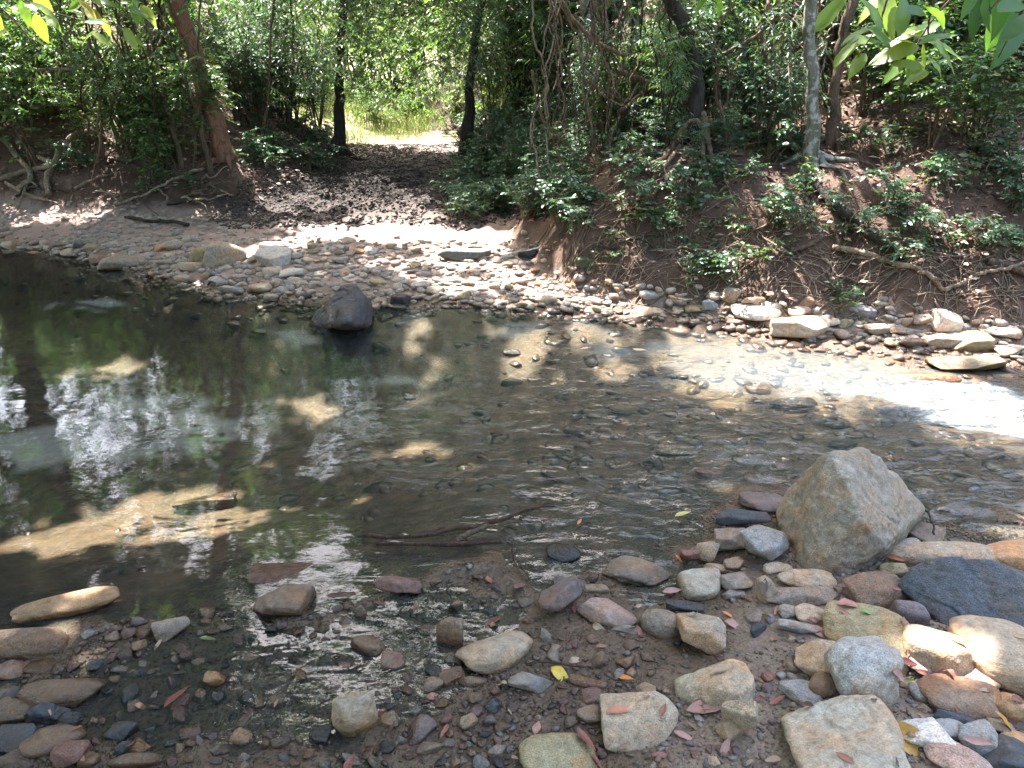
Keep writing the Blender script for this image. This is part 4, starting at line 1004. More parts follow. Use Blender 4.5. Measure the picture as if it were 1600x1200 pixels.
# sun flecks of the photograph: centre px, radii px, height of the lit surface
flecks = [(110, 755, 130, 45, -.15), (245, 700, 60, 36, -.15), (300, 745, 100, 18, -.15), (180, 497, 110, 11, -.1), (1300, 588, 250, 44, -.05), (1110, 548, 130, 18, -.05), (1500, 625, 130, 34, -.05), (1560, 655, 80, 26, 0), (1220, 515, 90, 26, .05),
          (620, 366, 190, 30, .15), (500, 350, 90, 16, .15), (745, 382, 70, 22, .15), (700, 440, 40, 8, .1), (380, 400, 30, 8, .1), (450, 385, 40, 8, .1), (590, 415, 50, 6, .1), (820, 425, 40, 6, .1), (960, 470, 40, 6, .1), (80, 328, 150, 32, .2), (280, 345, 70, 8, .2), (640, 212, 90, 22, .6),
          (1190, 480, 50, 14, .1), (1290, 505, 60, 16, .1), (1370, 520, 60, 10, .1), (1470, 500, 26, 22, .1), (1560, 525, 40, 14, .1), (895, 445, 70, 12, .1),
          (690, 672, 36, 18, -.1), (610, 632, 28, 10, -.1), (770, 618, 34, 9, -.1), (550, 622, 24, 8, -.1), (500, 715, 26, 12, -.1), (430, 560, 50, 12, -.1), (340, 630, 30, 8, -.1), (300, 880, 26, 18, -.05), (110, 950, 70, 26, .02), (260, 930, 50, 14, 0), (230, 1010, 30, 16, 0),
          (1350, 1050, 16, 14, .1), (1440, 1145, 34, 14, .08), (890, 1190, 26, 14, .08), (150, 1085, 30, 12, 0), (270, 1065, 30, 14, 0), (500, 505, 20, 10, .1), (1010, 818, 30, 9, -.02), (760, 1180, 26, 12, .0), (1500, 1180, 26, 14, .05), (15, 1050, 24, 20, .03), (960, 560, 70, 14, -.05), (840, 520, 50, 8, 0),
          (1010, 210, 36, 10, .8), (1060, 265, 30, 16, .7), (1230, 190, 40, 36, .9), (1300, 235, 40, 22, .9), (1400, 290, 60, 26, .8), (1500, 270, 80, 34, 1.0), (1370, 370, 50, 26, .5), (1580, 350, 60, 40, .7), (1480, 385, 50, 16, .5), (1420, 130, 60, 24, 1.5), (1540, 200, 60, 40, 1.3),
          (180, 240, 50, 30, .7), (60, 200, 60, 60, 1.0), (100, 110, 80, 50, 1.7), (170, 60, 70, 30, 2.2), (20, 270, 40, 40, .5), (250, 180, 30, 50, 1.0), (440, 195, 20, 14, 1.0), (830, 290, 40, 20, .6), (920, 240, 50, 20, .8), (860, 180, 40, 20, 1.1), (1040, 375, 40, 10, .4), (1150, 210, 20, 12, .9), (540, 270, 60, 8, .35)]
FE = []
for (px, py, rx, ry, z) in flecks:
    c = G(px, py) if z > .03 and py < 400 else atZ(px, py, z)
    dist = np.linalg.norm(c - [0, 0, CAM_Z]); k = dist/F; sn = max(.22, (CAM_Z-c[2])/dist) if py > 380 else .5
    if py < 260 and py > 205 and 550 < px < 740: sn = .08
    if py > 850: rx, ry = rx*.6, ry*.6
    FE.append((c[0], c[1], c[2], rx*k, min(ry*k/sn, 1.3)))
for k_ in range(90):                     # scattered small flecks
    px, py = rq.uniform(0, 1600), rq.uniform(200, 1150); c = G(px, py); rr_ = rq.uniform(-.03, .03)
    FE.append((c[0], c[1], max(c[2], -.1), rr_*1.3, rr_))
for k_ in range(130):
    px, py = (rq.uniform(1180, 1600), rq.uniform(60, 440)) if k_ % 4 else (rq.uniform(0, 400), rq.uniform(60, 250)); c = G(px, py); rr_ = rq.uniform(.07, .22)
    FE.append((c[0], c[1], c[2], rr_*1.2, rr_))
for (x, y, z, a) in ((-5.6, 10.2, 3.2, .8), (-4.4, 10.0, 4.2, .6), (-7.2, 10.4, 4.0, .8), (-6.4, 10.2, 5.0, .6), (-3.6, 10.6, 3.0, .5), (-8.8, 10.6, 3.0, .8), (1.4, 10.6, 3.6, .5), (4.6, 10.2, 3.5, .6)):
    FE.append((x, y, z, a, a*.8))
for k_ in range(46): FE.append((rq.uniform(-9, -2.4), rq.uniform(9.4, 11.4), rq.uniform(2.6, 5), rq.uniform(.3, .7), rq.uniform(.25, .5)))
for k_ in range(26):
    c = G(rq.uniform(1190, 1600), rq.uniform(170, 430)); FE.append((c[0], c[1], c[2], rq.uniform(.12, .38), rq.uniform(.1, .3)))
for z_ in (1.0, 1.5, 2.0): p_ = atY(352-(z_-.8)*55, 120, 8.5); FE.append((p_[0], 8.45, z_, .22, .16))
for k_ in range(14): FE.append((rq.uniform(.6, 6), rq.uniform(8.8, 10.6), rq.uniform(2.4, 4.5), rq.uniform(.2, .45), rq.uniform(.2, .35)))
for k_ in range(26): FE.append((rq.uniform(-6.8, -2.6), rq.uniform(8.0, 9.8), rq.uniform(.6, 1.9), rq.uniform(.08, .3), rq.uniform(.08, .22)))
p_ = atY(1400, 60, 3.3); FE.append((p_[0], p_[1], p_[2], .42, .3)); p_ = atY(1480, 40, 3.3); FE.append((p_[0], p_[1], p_[2], .3, .3)); p_ = atY(110, 20, 4.0); FE.append((p_[0], p_[1], p_[2], .35, .25)); p_ = atY(1108, 5, 3.2); FE.append((p_[0], p_[1], p_[2], .1, .1))
FE = np.array(FE)
def shaded(P, grow=.07):  # cuts holes in the unseen leaves so sun reaches chosen spots
    keep = np.ones(len(P), bool); soft = np.random.default_rng(len(P)).uniform(.5, 1.3, len(P))
    for (x, y, z, a, b) in FE:
        gx = P[:, 0] - S[0]/S[2]*(P[:, 2]-z); gy = P[:, 1] - S[1]/S[2]*(P[:, 2]-z)
        keep &= ((gx-x)/(a+grow))**2 + ((gy-y)/(b+grow))**2 > soft
    # the clearing behind is open to the sun
    gx = P[:, 0] - S[0]/S[2]*(P[:, 2]-.7); gy = P[:, 1] - S[1]/S[2]*(P[:, 2]-.7)
    keep &= ~((gy > 11.2 + .4*np.sin(gx*2.1)) & (gy < 21))
    return keep
def skygap(P):
    """gaps cut in the unseen leaf roof so the sky mirrors in the water"""
    d = P - np.array([0, 0, -CAM_Z]); u = 800 + F*d[:, 0]/np.maximum(CT*d[:, 1]+ST*d[:, 2], .01); v = 600 + F*(-(-ST*d[:, 1]+CT*d[:, 2]))/np.maximum(CT*d[:, 1]+ST*d[:, 2], .01)
    # mirrored pixel row
    v2 = 600 - F*(-(CT*d[:, 2]) + ST*d[:, 1])/np.maximum(CT*d[:, 1] + ST*d[:, 2], .01)
    g_ = np.zeros(len(P), bool)
    for (px, py, rx, ry) in ((495, 715, 34, 40), (520, 850, 40, 60), (185, 905, 34, 30), (430, 965, 110, 35), (610, 1035, 140, 110), (470, 1110, 200, 60), (885, 630, 60, 34), (900, 700, 50, 30), (880, 770, 60, 20), (560, 1120, 130, 36), (1010, 690, 120, 40), (1080, 780, 60, 20), (1350, 720, 80, 26), (1200, 640, 60, 14), (330, 1060, 60, 26)):
        g_ |= ((u-px)/rx)**2 + ((v2-py)/ry)**2 < 1
    return ~g_
def leafcloud(n, lo, hi, seed, lump=1.1, thr=-.15):
    rg = np.random.default_rng(seed); P = rg.uniform(lo, hi, (n, 3)); k = fbm(P[:, 0]*lump, P[:, 1]*lump, P[:, 2]*lump, 2, seed) > thr
    return P[k], rg
crowns = []
roof, rg = leafcloud(98000, (-12, -2.5, 4.6), (9.5, 16.5, 8.2), 71, .8, -.55)  # unseen leaf roof, put overhead to block the sun outside the flecks
roof2, _ = leafcloud(52000, (-10, 2.5, 5.2), (6.5, 14.5, 7.6), 77, .8, -3)
roof = np.vstack([roof, roof2]); roof = roof[((roof[:, 1] > 1.7 + .5*np.sin(roof[:, 0]*1.7)) | (fbm(roof[:, 0]*1.1, roof[:, 1]*1.1, 0, 2, 47) > -.1)) & ((roof[:, 0] < 1.3 + .4*np.sin(roof[:, 1]*2)) | (roof[:, 1] > 8.6))]
roof = roof[~((roof[:, 0] > -1.2) & (roof[:, 1] > 8.2) & (roof[:, 1] < 14) & (fbm(roof[:, 0]*1.3, roof[:, 1]*1.3, roof[:, 2]*.5, 2, 44) > .02))]
thin = fbm(roof[:, 0]*1.9, roof[:, 1]*1.9, roof[:, 2]*1.9, 3, 31) > .34
roof = roof[shaded(roof, .10) & (skygap(roof) | thin)]
wl, _ = leafcloud(15000, (-13, 9.2, 2.1), (-3.0, 12.5, 6.0), 72)
wr, _ = leafcloud(17000, (.2, 8.6, 2.0), (11, 12.5, 6.0), 73)
wl, wr = (p[shaded(p, .0)] for p in (wl, wr))
wb, _ = leafcloud(26000, (-12, -9.5, .6), (10, -5.5, 5.0), 74)  # unseen leaf walls added behind and beside the camera to cut skylight
ws, _ = leafcloud(14000, (-13, -6, .6), (-9, 5, 5.0), 75)
we, _ = leafcloud(14000, (7.5, -6, .8), (11, 4, 5.0), 76)
ctr = np.array([t_[1] for t_ in trees])
allp = np.vstack([roof, wl, wr, wb, ws, we]); own = np.argmin(((allp[:, None, :2]-ctr[None])**2).sum(-1), 1)
for i, (r, c, top, rd, bm_) in enumerate(trees):
    P = allp[own == i]
    if len(P) < 20: continue
    rgi = np.random.default_rng(i); d = rgi.normal(size=(len(P), 3)); d[:, 2] *= .4
    v, f = leaves(P, d, rgi.uniform(.19, .34, len(P)), 1.9, rgi, True, .2, .4)
    obj('crown', mesh('crown', v, f, False), M['leaf_a'] if i % 3 else M['leaf_c'], parent=r)
    gs = []
    for q_ in range(9):
        e_ = P[rgi.integers(0, len(P))]; m_ = (top+e_)/2 + rgi.normal(size=3)*.25
        gs.append(tube_geo([top, m_, e_], [rd*.6, rd*.35, .012], 6, 5, .05, q_))
    V, Q, T = join(gs); obj('limbs', mesh('limbs', V, [Q, T]), bm_, parent=r)

# trees beyond the clearing
def back_proto(seed, hgt, rad, mat, n=5200):
    rg = np.random.default_rng(seed)
    pts = [(0, 0, -.4), (rg.normal()*.1, rg.normal()*.1, hgt*.4), (rg.normal()*.3, rg.normal()*.3, hgt*.85)]
    V, Q, T = tube_geo(pts, [.11, .09, .03], 8, 5, .03, seed); a = mesh('trunk', V, [Q, T]); a.materials.append(M['bark_brown'])
    P = rg.normal(size=(n*2, 3)); P /= np.linalg.norm(P, axis=1)[:, None]; P *= (rg.uniform(.2, 1, len(P))**.5)[:, None]
    P = P*[rad, rad*.8, hgt*.5] + [0, 0, hgt*.56]
    k = fbm(P[:, 0]*1.5+seed, P[:, 1]*1.5, P[:, 2]*1.5, 3, seed) > -.10; P = P[k & (P[:, 2] > .1)][:n]
    v, f = leaves(P, rg.normal(size=(len(P), 3)), rg.uniform(.11, .22, len(P)), 1.0, rg, True, .35, .5)
    b = mesh('crown', v, f, False); b.materials.append(mat); return a, b
bp = [back_proto(300+i, h_, r_, M[m_]) for i, (h_, r_, m_) in enumerate([(8.5, 1.9, 'leaf_c'), (9.5, 2.0, 'leaf_a'), (7.5, 1.8, 'leaf_c'), (10, 2.1, 'leaf_b'), (6.5, 1.7, 'leaf_a')])]
bt = [(-9, 19), (-7.4, 19.5), (-6.0, 19.8), (-4.8, 20.4), (-3.5, 19.6), (-2.2, 20.4), (-.9, 19.6), (.4, 20.2), (1.8, 19.5), (3.4, 17.4), (5.2, 17), (7.5, 16), (-6.3, 22), (-2.6, 22.5), (0, 22), (3, 22), (-4.1, 22.6), (-10.5, 14), (9.5, 14), (-8, 23), (6.5, 21), (2.6, 15.2), (-1.4, 22.4)]
for i, (x, y) in enumerate(bt):
    a_, b_ = bp[i % 5]
    r = obj('background_tree', None, loc=(x, y, hz(x, y)), rot=(0, 0, i*1.3), scale=(1, 1, .92+.04*(i % 5)),
        label='tall leafy tree %s' % ('behind the left bank shrubs' if x < -4.9 else 'standing left of the sunlit clearing' if x < -3 else 'at the far side of the sunlit clearing' if x < .3 else 'behind the cane clump' if x < 2.6 else 'behind the right hillside'), cat='tree', group='trees behind the clearing')
    obj('trunk', a_, parent=r); obj('crown', b_, parent=r)
# understorey shrubs at the edge of the clearing
for i, (x, y, s_) in enumerate([(-3.6, 15.2, 1.3), (-2.7, 15.8, 1.2), (-1.9, 16, 1.3), (-1.2, 15.3, 1.2), (-.5, 14.6, 1.1), (.1, 14, 1.2), (.4, 13.2, 1.0), (-4.2, 14.2, 1.3), (-3.9, 12.7, 1.0), (.6, 12.4, .9), (-2.2, 17, 1.5), (-.2, 15.6, 1.4)]):
    shrub((KC+KA)[i % 8], x, y, s_, 'shrub', 'sunlit bush at the edge of the clearing beyond the track', 'shrub', 'sunlit bushes round the clearing')

for i, (x, y, s_) in enumerate([(-5.4, 17.2, 1.6), (-4.8, 17.4, 2.0), (-3.4, 17.8, 2.0), (-2.4, 17.6, 1.8), (-1.4, 18.2, 2.2), (-.6, 17.4, 2.0), (.2, 16.6, 2.0), (1.0, 16.2, 1.7), (-5.0, 14.6, 1.3), (-3.9, 18, 2.4), (-2.8, 18.6, 2.4), (-1.0, 18.6, 2.4), (1.4, 16.5, 2.2), (-6.4, 16, 2.2)]):
    shrub((KC+KA)[(i*3) % 8], x, y, s_, 'tall_shrub', 'tall sunlit shrub closing the view behind the clearing', 'shrub', 'tall shrubs behind the clearing')
for i in range(9):
    shrub(KA[i % 4] if i % 2 else KC[i % 4], -4.3+i*.42, 12.6+(i*7 % 5)*.35 + .3*i*.3, .42+.06*(i % 3), 'shrub', 'low bright bush in the grass %s' % ('at the left of the clearing' if i < 4 else 'in the middle of the clearing' if i < 7 else 'below the red earth bank'), 'shrub', 'low bushes in the clearing')
# bamboo-like culms right of the track
cul = obj('bamboo_clump', None, loc=(0, 0, 0), label='dense dark clump of thin canes between the track and the pale tree', cat='bamboo')
for i in range(34):
    px = rq.uniform(770, 1010); g = G(px, rq.uniform(140, 185)); yy = g[1]+rq.uniform(0, 1.0); zb = hz(g[0], yy)
    x0 = g[0]+rq.uniform(-.2, .3); tp = np.array([x0+rq.uniform(-.35, .35), yy+rq.uniform(-.2, .4), 4.2]); b = np.array([x0, yy, zb-.05])
    V, Q, T = tube_geo([b, (b*2+tp)/3+[rq.uniform(-.05, .05), 0, 0], tp], [.022, .018, .01], 6, 5, .01, i)
    obj('cane', mesh('cane', V, [Q, T]), M['bark_dark'] if i % 3 else M['vine'], parent=cul)
BLK = rq
# hanging leafy curtain above the track and right of it
def curtain(px0, px1, py0, py1, Y0, Y1, n, key, mat, label, nm, lsize=.07, width=.7, seed=0, group=None):
    rg = np.random.default_rng(seed); o, d = [], []
    for i in range(n):
        p = atY(rg.uniform(px0, px1), rg.uniform(py0, py1), rg.uniform(Y0, Y1)); o.append(p); a = rg.uniform(0, 6.28); d.append((math.cos(a), math.sin(a), rg.uniform(-.9, .2)))
    o, d = np.array(o), np.array(d, float); k = fbm(o[:, 0]*1.8, o[:, 1]*1.8, o[:, 2]*1.8, 2, seed) > -.2; o, d = o[k], d[k]
    L = rg.uniform(.2, .4, len(o)); lv, lf = twig_leaves(o, d, L, 10, lsize, width, rg, droop=.5)
    r = obj(nm, None, label=label, cat='branch', group=group)
    obj('foliage', mesh('foliage', lv, lf, False), mat, parent=r)
    gs = [tube_geo([o[i]-d[i]*.05, o[i]+d[i]*L[i]*.5, o[i]+d[i]*L[i]-[0, 0, .2*L[i]]], [.004, .002], 3, 1) for i in range(len(o))]
    top = np.array([o[:, 0].mean(), o[:, 1].mean()+.2, 3.4])
    for i in range(0, len(o), 34): gs.append(tube_geo([top, (top+o[i])/2+[0, 0, .25], o[i]], [.007, .005, .003], 4, 4, .02, i))
    V, Q, T = join(gs); obj('twigs', mesh('twigs', V, [Q, T]), M['bark_brown'], parent=r, kind='stuff')
curtain(340, 560, -60, 160, 9.0, 10.6, 420, 0, M['leaf_b'], 'curtain of blue-green foliage hanging above the left spur', 'hanging_branch', seed=1)
curtain(430, 770, -80, 128, 9.7, 12.2, 760, 0, M['leaf_a'], 'leafy branches arching over the far end of the track', 'hanging_branch', lsize=.08, seed=2)
curtain(430, 770, 10, 186, 12.4, 15.0, 900, 0, M['leaf_c'], 'bright leafy branches drooping over the clearing', 'hanging_branch', lsize=.10, seed=12)
curtain(475, 590, -60, 128, 9.3, 10.1, 200, 0, M['leaf_a'], 'leafy shoots hiding the top of the slim dark trunk', 'hanging_branch', lsize=.075, seed=21)
curtain(690, 790, -60, 110, 9.0, 9.8, 180, 0, M['leaf_a'], 'leafy shoots hiding the top of the gateway trunk', 'hanging_branch', lsize=.075, seed=22)
curtain(690, 900, -80, 130, 8.6, 10.2, 420, 0, M['leaf_b'], 'dark leafy branches hanging right of the track', 'hanging_branch', lsize=.08, width=.45, seed=3)
curtain(-40, 330, -80, 120, 7.6, 9.6, 420, 0, M['leaf_a'], 'broad-leaved branches hanging over the left bank', 'hanging_branch', lsize=.09, seed=4)
curtain(900, 1230, -80, 90, 6.6, 8.6, 300, 0, M['leaf_b'], 'narrow-leaved branches between the lianas', 'hanging_branch', lsize=.08, width=.5, seed=5)
curtain(1200, 1640, -80, 110, 6.6, 8.6, 360, 0, M['leaf_a'], 'glossy branches hanging above the right hillside', 'hanging_branch', lsize=.09, width=.9, seed=6)
curtain(1160, 1290, 0, 130, 5.9, 6.6, 90, 0, M['leaf_b'], 'dark leafy shoots in front of the mottled tree', 'hanging_branch', lsize=.07, width=.6, seed=7)

# ------------------------------------------------------------------ lianas, roots and fallen wood
def P3(spec, Y=None, lift=.01):
    out = []
    for s_ in spec:
        if len(s_) == 3: out.append(atY(*s_))
        elif Y is not None: out.append(atY(s_[0], s_[1], Y))
        else:
            g = G(*s_); g[2] = max(g[2] + lift, .014); out.append(g)
    return out
def liana(spec, wpx, label, Y=None, name='liana', cat='vine', mat='vine', lift=.01, group=None, wob=.01, seg=8):
    p = P3(spec, Y, lift); d = np.linalg.norm(p[0]-np.array([0, 0, CAM_Z])); r0 = np.atleast_1d(wpx)*d/F/2
    V, Q, T = tube_geo(p, r0, seg, 6, wob, len(spec)+int(spec[0][0])); return obj(name, mesh(name, V, [Q, T]), M[mat], label=label, cat=cat, group=group)
liana([(860, -40), (885, 15), (920, 55), (955, 78), (1000, 89), (1060, 81), (1105, 55), (1135, 20), (1165, -30)], 6, 'long liana slung in a wide curve between two trees', 6.4)
liana([(1098, 175, 6.0), (1106, 215, 5.95), (1112, 262, 5.85), (1124, 305, 5.8), (1150, 316, 5.8), (1182, 290, 5.9), (1204, 225, 6), (1209, 160, 6.1), (1198, 110, 6.2), (1180, 40, 6.4)], [8, 8, 9, 8, 7], 'thick liana hanging in a deep U below the twisted tree')
liana([(1046, 248), (1052, 222), (1066, 200), (1084, 187), (1097, 196), (1100, 215)], 6, 'arched root loop beside the twisted tree', 5.95)
liana([(968, 112), (1010, 128), (1045, 146), (1075, 160)], 9, 'mossy fallen branch slanting down to the right', 6.5, 'fallen_branch', 'branch', 'bark_brown')
liana([(968, 178), (1000, 150), (1030, 122), (1055, 92)], [11, 9, 7], 'fallen branch slanting up to the right across the mossy one', 6.6, 'fallen_branch', 'branch', 'bark_brown')
liana([(1122, 158), (1134, 200), (1138, 240), (1150, 275)], 5, 'pale straight vine in front of the twisted tree', 5.95)
liana([(1150, 190), (1180, 160), (1215, 128), (1240, 100)], 7, 'slanting branch between twisted and mottled trees', 6.3, 'branch', 'branch', 'bark_brown')
liana([(832, 108), (838, 160), (855, 195), (880, 220), (898, 238)], 4, 'thin pale vine curving down left of the pale tree', 7.0)
liana([(905, 120), (960, 150), (1010, 175), (1060, 205), (1075, 235)], 3, 'thin vine running from the pale tree to the root tangle', 6.6)
liana([(1125, 100), (1118, 145), (1130, 175), (1145, 110), (1160, 85)], 4, 'knotted loop of vine high on the twisted tree', 6.1)
liana([(1060, 0), (1085, 50), (1120, 80), (1155, 72), (1200, 40), (1240, -20)], 5, 'liana sagging between twisted and mottled trees', 6.2)
liana([(930, -20), (938, 40), (975, 110), (970, 60), (985, -20)], 3, 'thin vine hanging in a narrow loop right of the pale tree', 6.8)
liana([(1200, 0), (1190, 60), (1205, 130), (1200, 200), (1208, 240)], 6, 'upright vine left of the mottled tree', 6.2)
liana([(1130, 275), (1150, 320), (1180, 360), (1230, 400)], 3, 'long thin root trailing down the earth bank', None, 'root', 'root', 'root')
liana([(1262, 285), (1300, 325), (1345, 362), (1385, 392), (1412, 412)], [16, 15, 12, 8], 'thick dark root running down from the mottled tree', None, 'tree_root', 'root', 'bark_dark', .03)
liana([(1300, 395), (1345, 402), (1385, 418), (1425, 428), (1458, 445), (1472, 458), (1500, 452), (1530, 438), (1565, 430), (1600, 420)], [8, 7, 6, 5, 5], 'long pale crooked branch lying along the right bank foot', None, 'fallen_branch', 'branch', 'root', .03)
liana([(1236, 400), (1262, 390), (1285, 374)], 8, 'short grey stick on the bank left of the dark root', None, 'stick', 'stick', 'bark_brown', .02)
liana([(1540, 415), (1575, 425), (1610, 440)], 10, 'brown log end at the right edge of the bank', None, 'log', 'log', 'bark_brown', .03)
for i, sp in enumerate([[(1078, 200), (1050, 250), (1015, 295), (985, 328)], [(1082, 215), (1062, 262), (1030, 300), (1000, 335)], [(1088, 215), (1075, 270), (1055, 300)], [(1070, 205), (1035, 255), (1005, 270), (975, 300)], [(1095, 215), (1100, 260), (1090, 300)], [(1100, 205), (1130, 240), (1160, 248)]]):
    liana(sp, [8, 6, 3], 'bare root fanning out from the foot of the twisted tree', None, 'tree_root', 'root', 'vine', .03, 'roots below the twisted tree')
# left bank
for sp, w_, lab in [([(0, 285), (40, 272), (85, 262), (62, 250)], 6, 'pale root reaching level out of the far left bank'),
                    ([(5, 222), (30, 250), (45, 268), (48, 285), (28, 300)], 7, 'pale curved root hanging at the far left'),
                    ([(130, 210), (100, 230), (88, 255), (75, 280), (78, 310)], 7, 'pale crooked root dropping to the sand on the left'),
                    ([(10, 290), (50, 312), (75, 318)], 4, 'thin stick on the pale sand at the left'),
                    ([(60, 300), (45, 290), (30, 330)], 3, 'forked twig at the left sand edge'),
                    ([(130, 210), (160, 215), (185, 232)], 3, 'thin arched twig over the left bank'),
                    ([(180, 325), (230, 308), (270, 285), (318, 260)], 4, 'long pale stick lying up the left bank'),
                    ([(60, 110), (100, 108), (130, 102)], 4, 'pale dead branch in the left foliage'),
                    ([(198, 345), (230, 350), (262, 351), (296, 354)], 5, 'dark stick lying on the sand below the left bank'),
                    ([(330, 292), (350, 305), (366, 312)], 3, 'small twig on the left slope'),
                    ([(250, 300), (262, 315), (258, 322)], 3, 'short twig standing on the left slope')]:
    liana(sp, w_, lab, None if 'foliage' not in lab else 8.2, 'stick' if 'stick' in lab or 'twig' in lab else 'root', 'stick' if 'stick' in lab or 'twig' in lab else 'root', 'root' if 'dark' not in lab else 'bark_dark', .03)
for i, (x0, y0, x1, y1, w_) in enumerate([(215, 245, 190, 60, 7), (252, 255, 205, 90, 4), (285, 262, 232, 100, 8), (330, 265, 275, 90, 9), (240, 262, 230, 40, 3), (300, 262, 310, 70, 4), (160, 250, 140, 60, 4), (205, 250, 165, 110, 4), (405, 230, 425, 40, 4), (450, 200, 455, -10, 5), (270, 250, 160, 30, 3)]):
    g = G(x0, y0); s_ = tree('sapling', 'thin bare sapling stem rising through the left bank shrubs', [g-[0, 0, .05], atY((x0+x1)/2+6, (y0+y1)/2, g[1]), atY(x1, y1, g[1]-.1), atY(2*x1-x0, y1-(y0-y1)*.8, g[1]-.1)], [w_*g[1]/F/2, w_*g[1]/F/2.4, .012, .006], M['bark_brown'], None, i, 'sapling')
    s_['group'] = 'saplings on the left bank'
# fine roots on the steep bank
rg = np.random.default_rng(88); gs = []; W_ = []
for i in range(460):
    px = rg.uniform(850, 1600); py = rg.uniform(330, 480) if px < 1250 else rg.uniform(370, 500)
    if i % 2 == 0: b_ = G(px, py)
    x, y = b_[0] + rg.uniform(-.12, .12), b_[1] + rg.uniform(-.1, .1); a = rg.uniform(.2, 2.6); q_ = [(x, y)]
    for k_ in range(3):
        a += rg.normal()*.5; L = rg.uniform(.04, .12); x += math.cos(a)*L*1.3; y -= math.sin(a)*L*.6; q_.append((x, y))
    W_.append(q_)
W_ = np.array(W_); hh_ = height(W_[..., 0], W_[..., 1]) + rg.uniform(.002, .03, (len(W_), 1))
for q_, h_ in zip(W_, hh_): gs.append(tube_geo(np.c_[q_, np.maximum(h_, .01)], [rg.uniform(.002, .006), .0015], 4, 2))
tubes('root_tangle', gs, M['root'], kind='stuff', label='tangle of fine roots and twigs on the steep bank', cat='roots')
# dark twigs lying in the shallows
liana([(570, 866), (640, 858), (700, 850), (760, 838), (830, 829), (868, 822)], [6, 6, 7, 6, 3], 'long dark twig lying across the shallows', None, 'twig', 'twig', 'twig', .05, wob=.004)
liana([(590, 868), (660, 869), (715, 868), (785, 863)], [5, 6, 8, 5], 'reddish twig nearly parallel to the long dark twig', None, 'twig', 'twig', 'twig', .045, wob=.004)
liana([(712, 864), (735, 852), (765, 836)], [8, 9, 7], 'thick stub of wood where the twigs cross', None, 'stick', 'stick', 'bark_brown', .05, wob=.004)
liana([(800, 868), (812, 890), (828, 915)], [4, 3], 'small red-brown twig pointing at the shore', None, 'twig', 'twig', 'twig', .02, wob=.004)
liana([(1398, 828), (1430, 822), (1448, 840), (1452, 866)], 3, 'thin black root curling from the ridged boulder', None, 'root', 'root', 'bark_dark', .08, wob=.004)
liana([(822, 1045), (860, 1042), (900, 1050), (950, 1046)], 3, 'fine twig behind the yellow leaf', None, 'twig', 'twig', 'twig', .015, wob=.003)

# ------------------------------------------------------------------ litter on the right bank
def c_lit(x, y, rg):
    f_, n_, a_, b_, dr, dl = zones(x, y); return (np.maximum(dr, dl) > .12) & (np.abs(x) < .8*y) & (rg.random(len(x)) < .35 + .65*sstep(1.8, 3.4, x)) 
P_, rg = rnd_area(46000, -7, 8, 4.5, 12, c_lit, 91)
d = rg.normal(size=(len(P_), 3)); d[:, 2] = 0
v, f = leaves(P_ + [0, 0, .012], d, rg.uniform(.03, .085, len(P_)), 1.2, rg, True, 0, .35)
obj('leaf_litter', mesh('leaf_litter', v, f, False), M['litter'], kind='stuff', label='dry leaves strewn over the earth banks', cat='leaf litter')
# grass of the clearing
def c_gr(x, y, rg): 
    f_, n_, xr_, xl_, dr, dl = zones(x, y); return (y > 11.3+.5*noise(x, y)) & (np.abs(x - np.interp(y, [11, 14, 17], [-1.0, -.85, .2])) > .28 + .35*sstep(13.5, 11.5, y))
P_, rg = rnd_area(26000, -6, 2, 11, 17, c_gr, 95)
d = rg.normal(size=(len(P_), 3))*.35; d[:, 2] = 1
v, f = leaves(P_, d, rg.uniform(.06, .20, len(P_))*(1+.8*noise(P_[:, 0]*1.7, P_[:, 1]*1.7, 0, 4)), .16, rg, True, 0, 1)
obj('grass', mesh('grass', v, f, False), M['grass'], kind='stuff', label='pale sunlit grass in the clearing beyond the track', cat='grass')

# many thin vines and aerial roots hanging in front of the right bank
for i in range(84):
    px = rq.uniform(800, 1330) if i % 5 else rq.uniform(60, 330); Y0 = rq.uniform(6.0, 7.6) if px > 400 else rq.uniform(8.2, 9); y1 = rq.uniform(90, 330)
    sp = [(px, -60, Y0)]; x_ = px
    for k_ in range(4):
        x_ += rq.uniform(-26, 26); sp.append((x_, -60 + (y1+60)*(k_+1)/4, Y0 + rq.uniform(-.1, .1)))
    if i % 3 == 0: sp += [(x_ + rq.uniform(15, 40), y1 + rq.uniform(-10, 20), Y0), (x_ + rq.uniform(50, 90), y1 - rq.uniform(30, 90), Y0)]
    liana(sp, rq.choice([1.6, 2, 2.5, 3.2]), 'thin vine dangling ' + where(px, 0), name='hanging_vine', cat='vine', mat=rq.choice(['vine', 'root', 'bark_dark']), group='thin vines hanging over the banks', seg=5, wob=.03)
for i in range(64):
    px, py = (rq.uniform(900, 1590), rq.uniform(200, 475)) if i % 4 else (rq.uniform(20, 330), rq.uniform(250, 330)); a = rq.uniform(-.9, .9) + (math.pi if i % 2 else 0); L = rq.uniform(30, 95)
    sp = [(px, py), (px + math.cos(a)*L*.5, py + math.sin(a)*L*.3 + rq.uniform(-8, 8)), (px + math.cos(a)*L, py + math.sin(a)*L*.6)]
    if max(q_[1] for q_ in sp) > 490: continue
    liana(sp, [rq.uniform(2, 5), 1.5], 'bare stick lying on the bank ' + where(px, py), None, 'stick', 'stick', rq.choice(['root', 'vine', 'bark_dark', 'bark_brown']), .035, 'sticks lying on the banks', .02, 5)
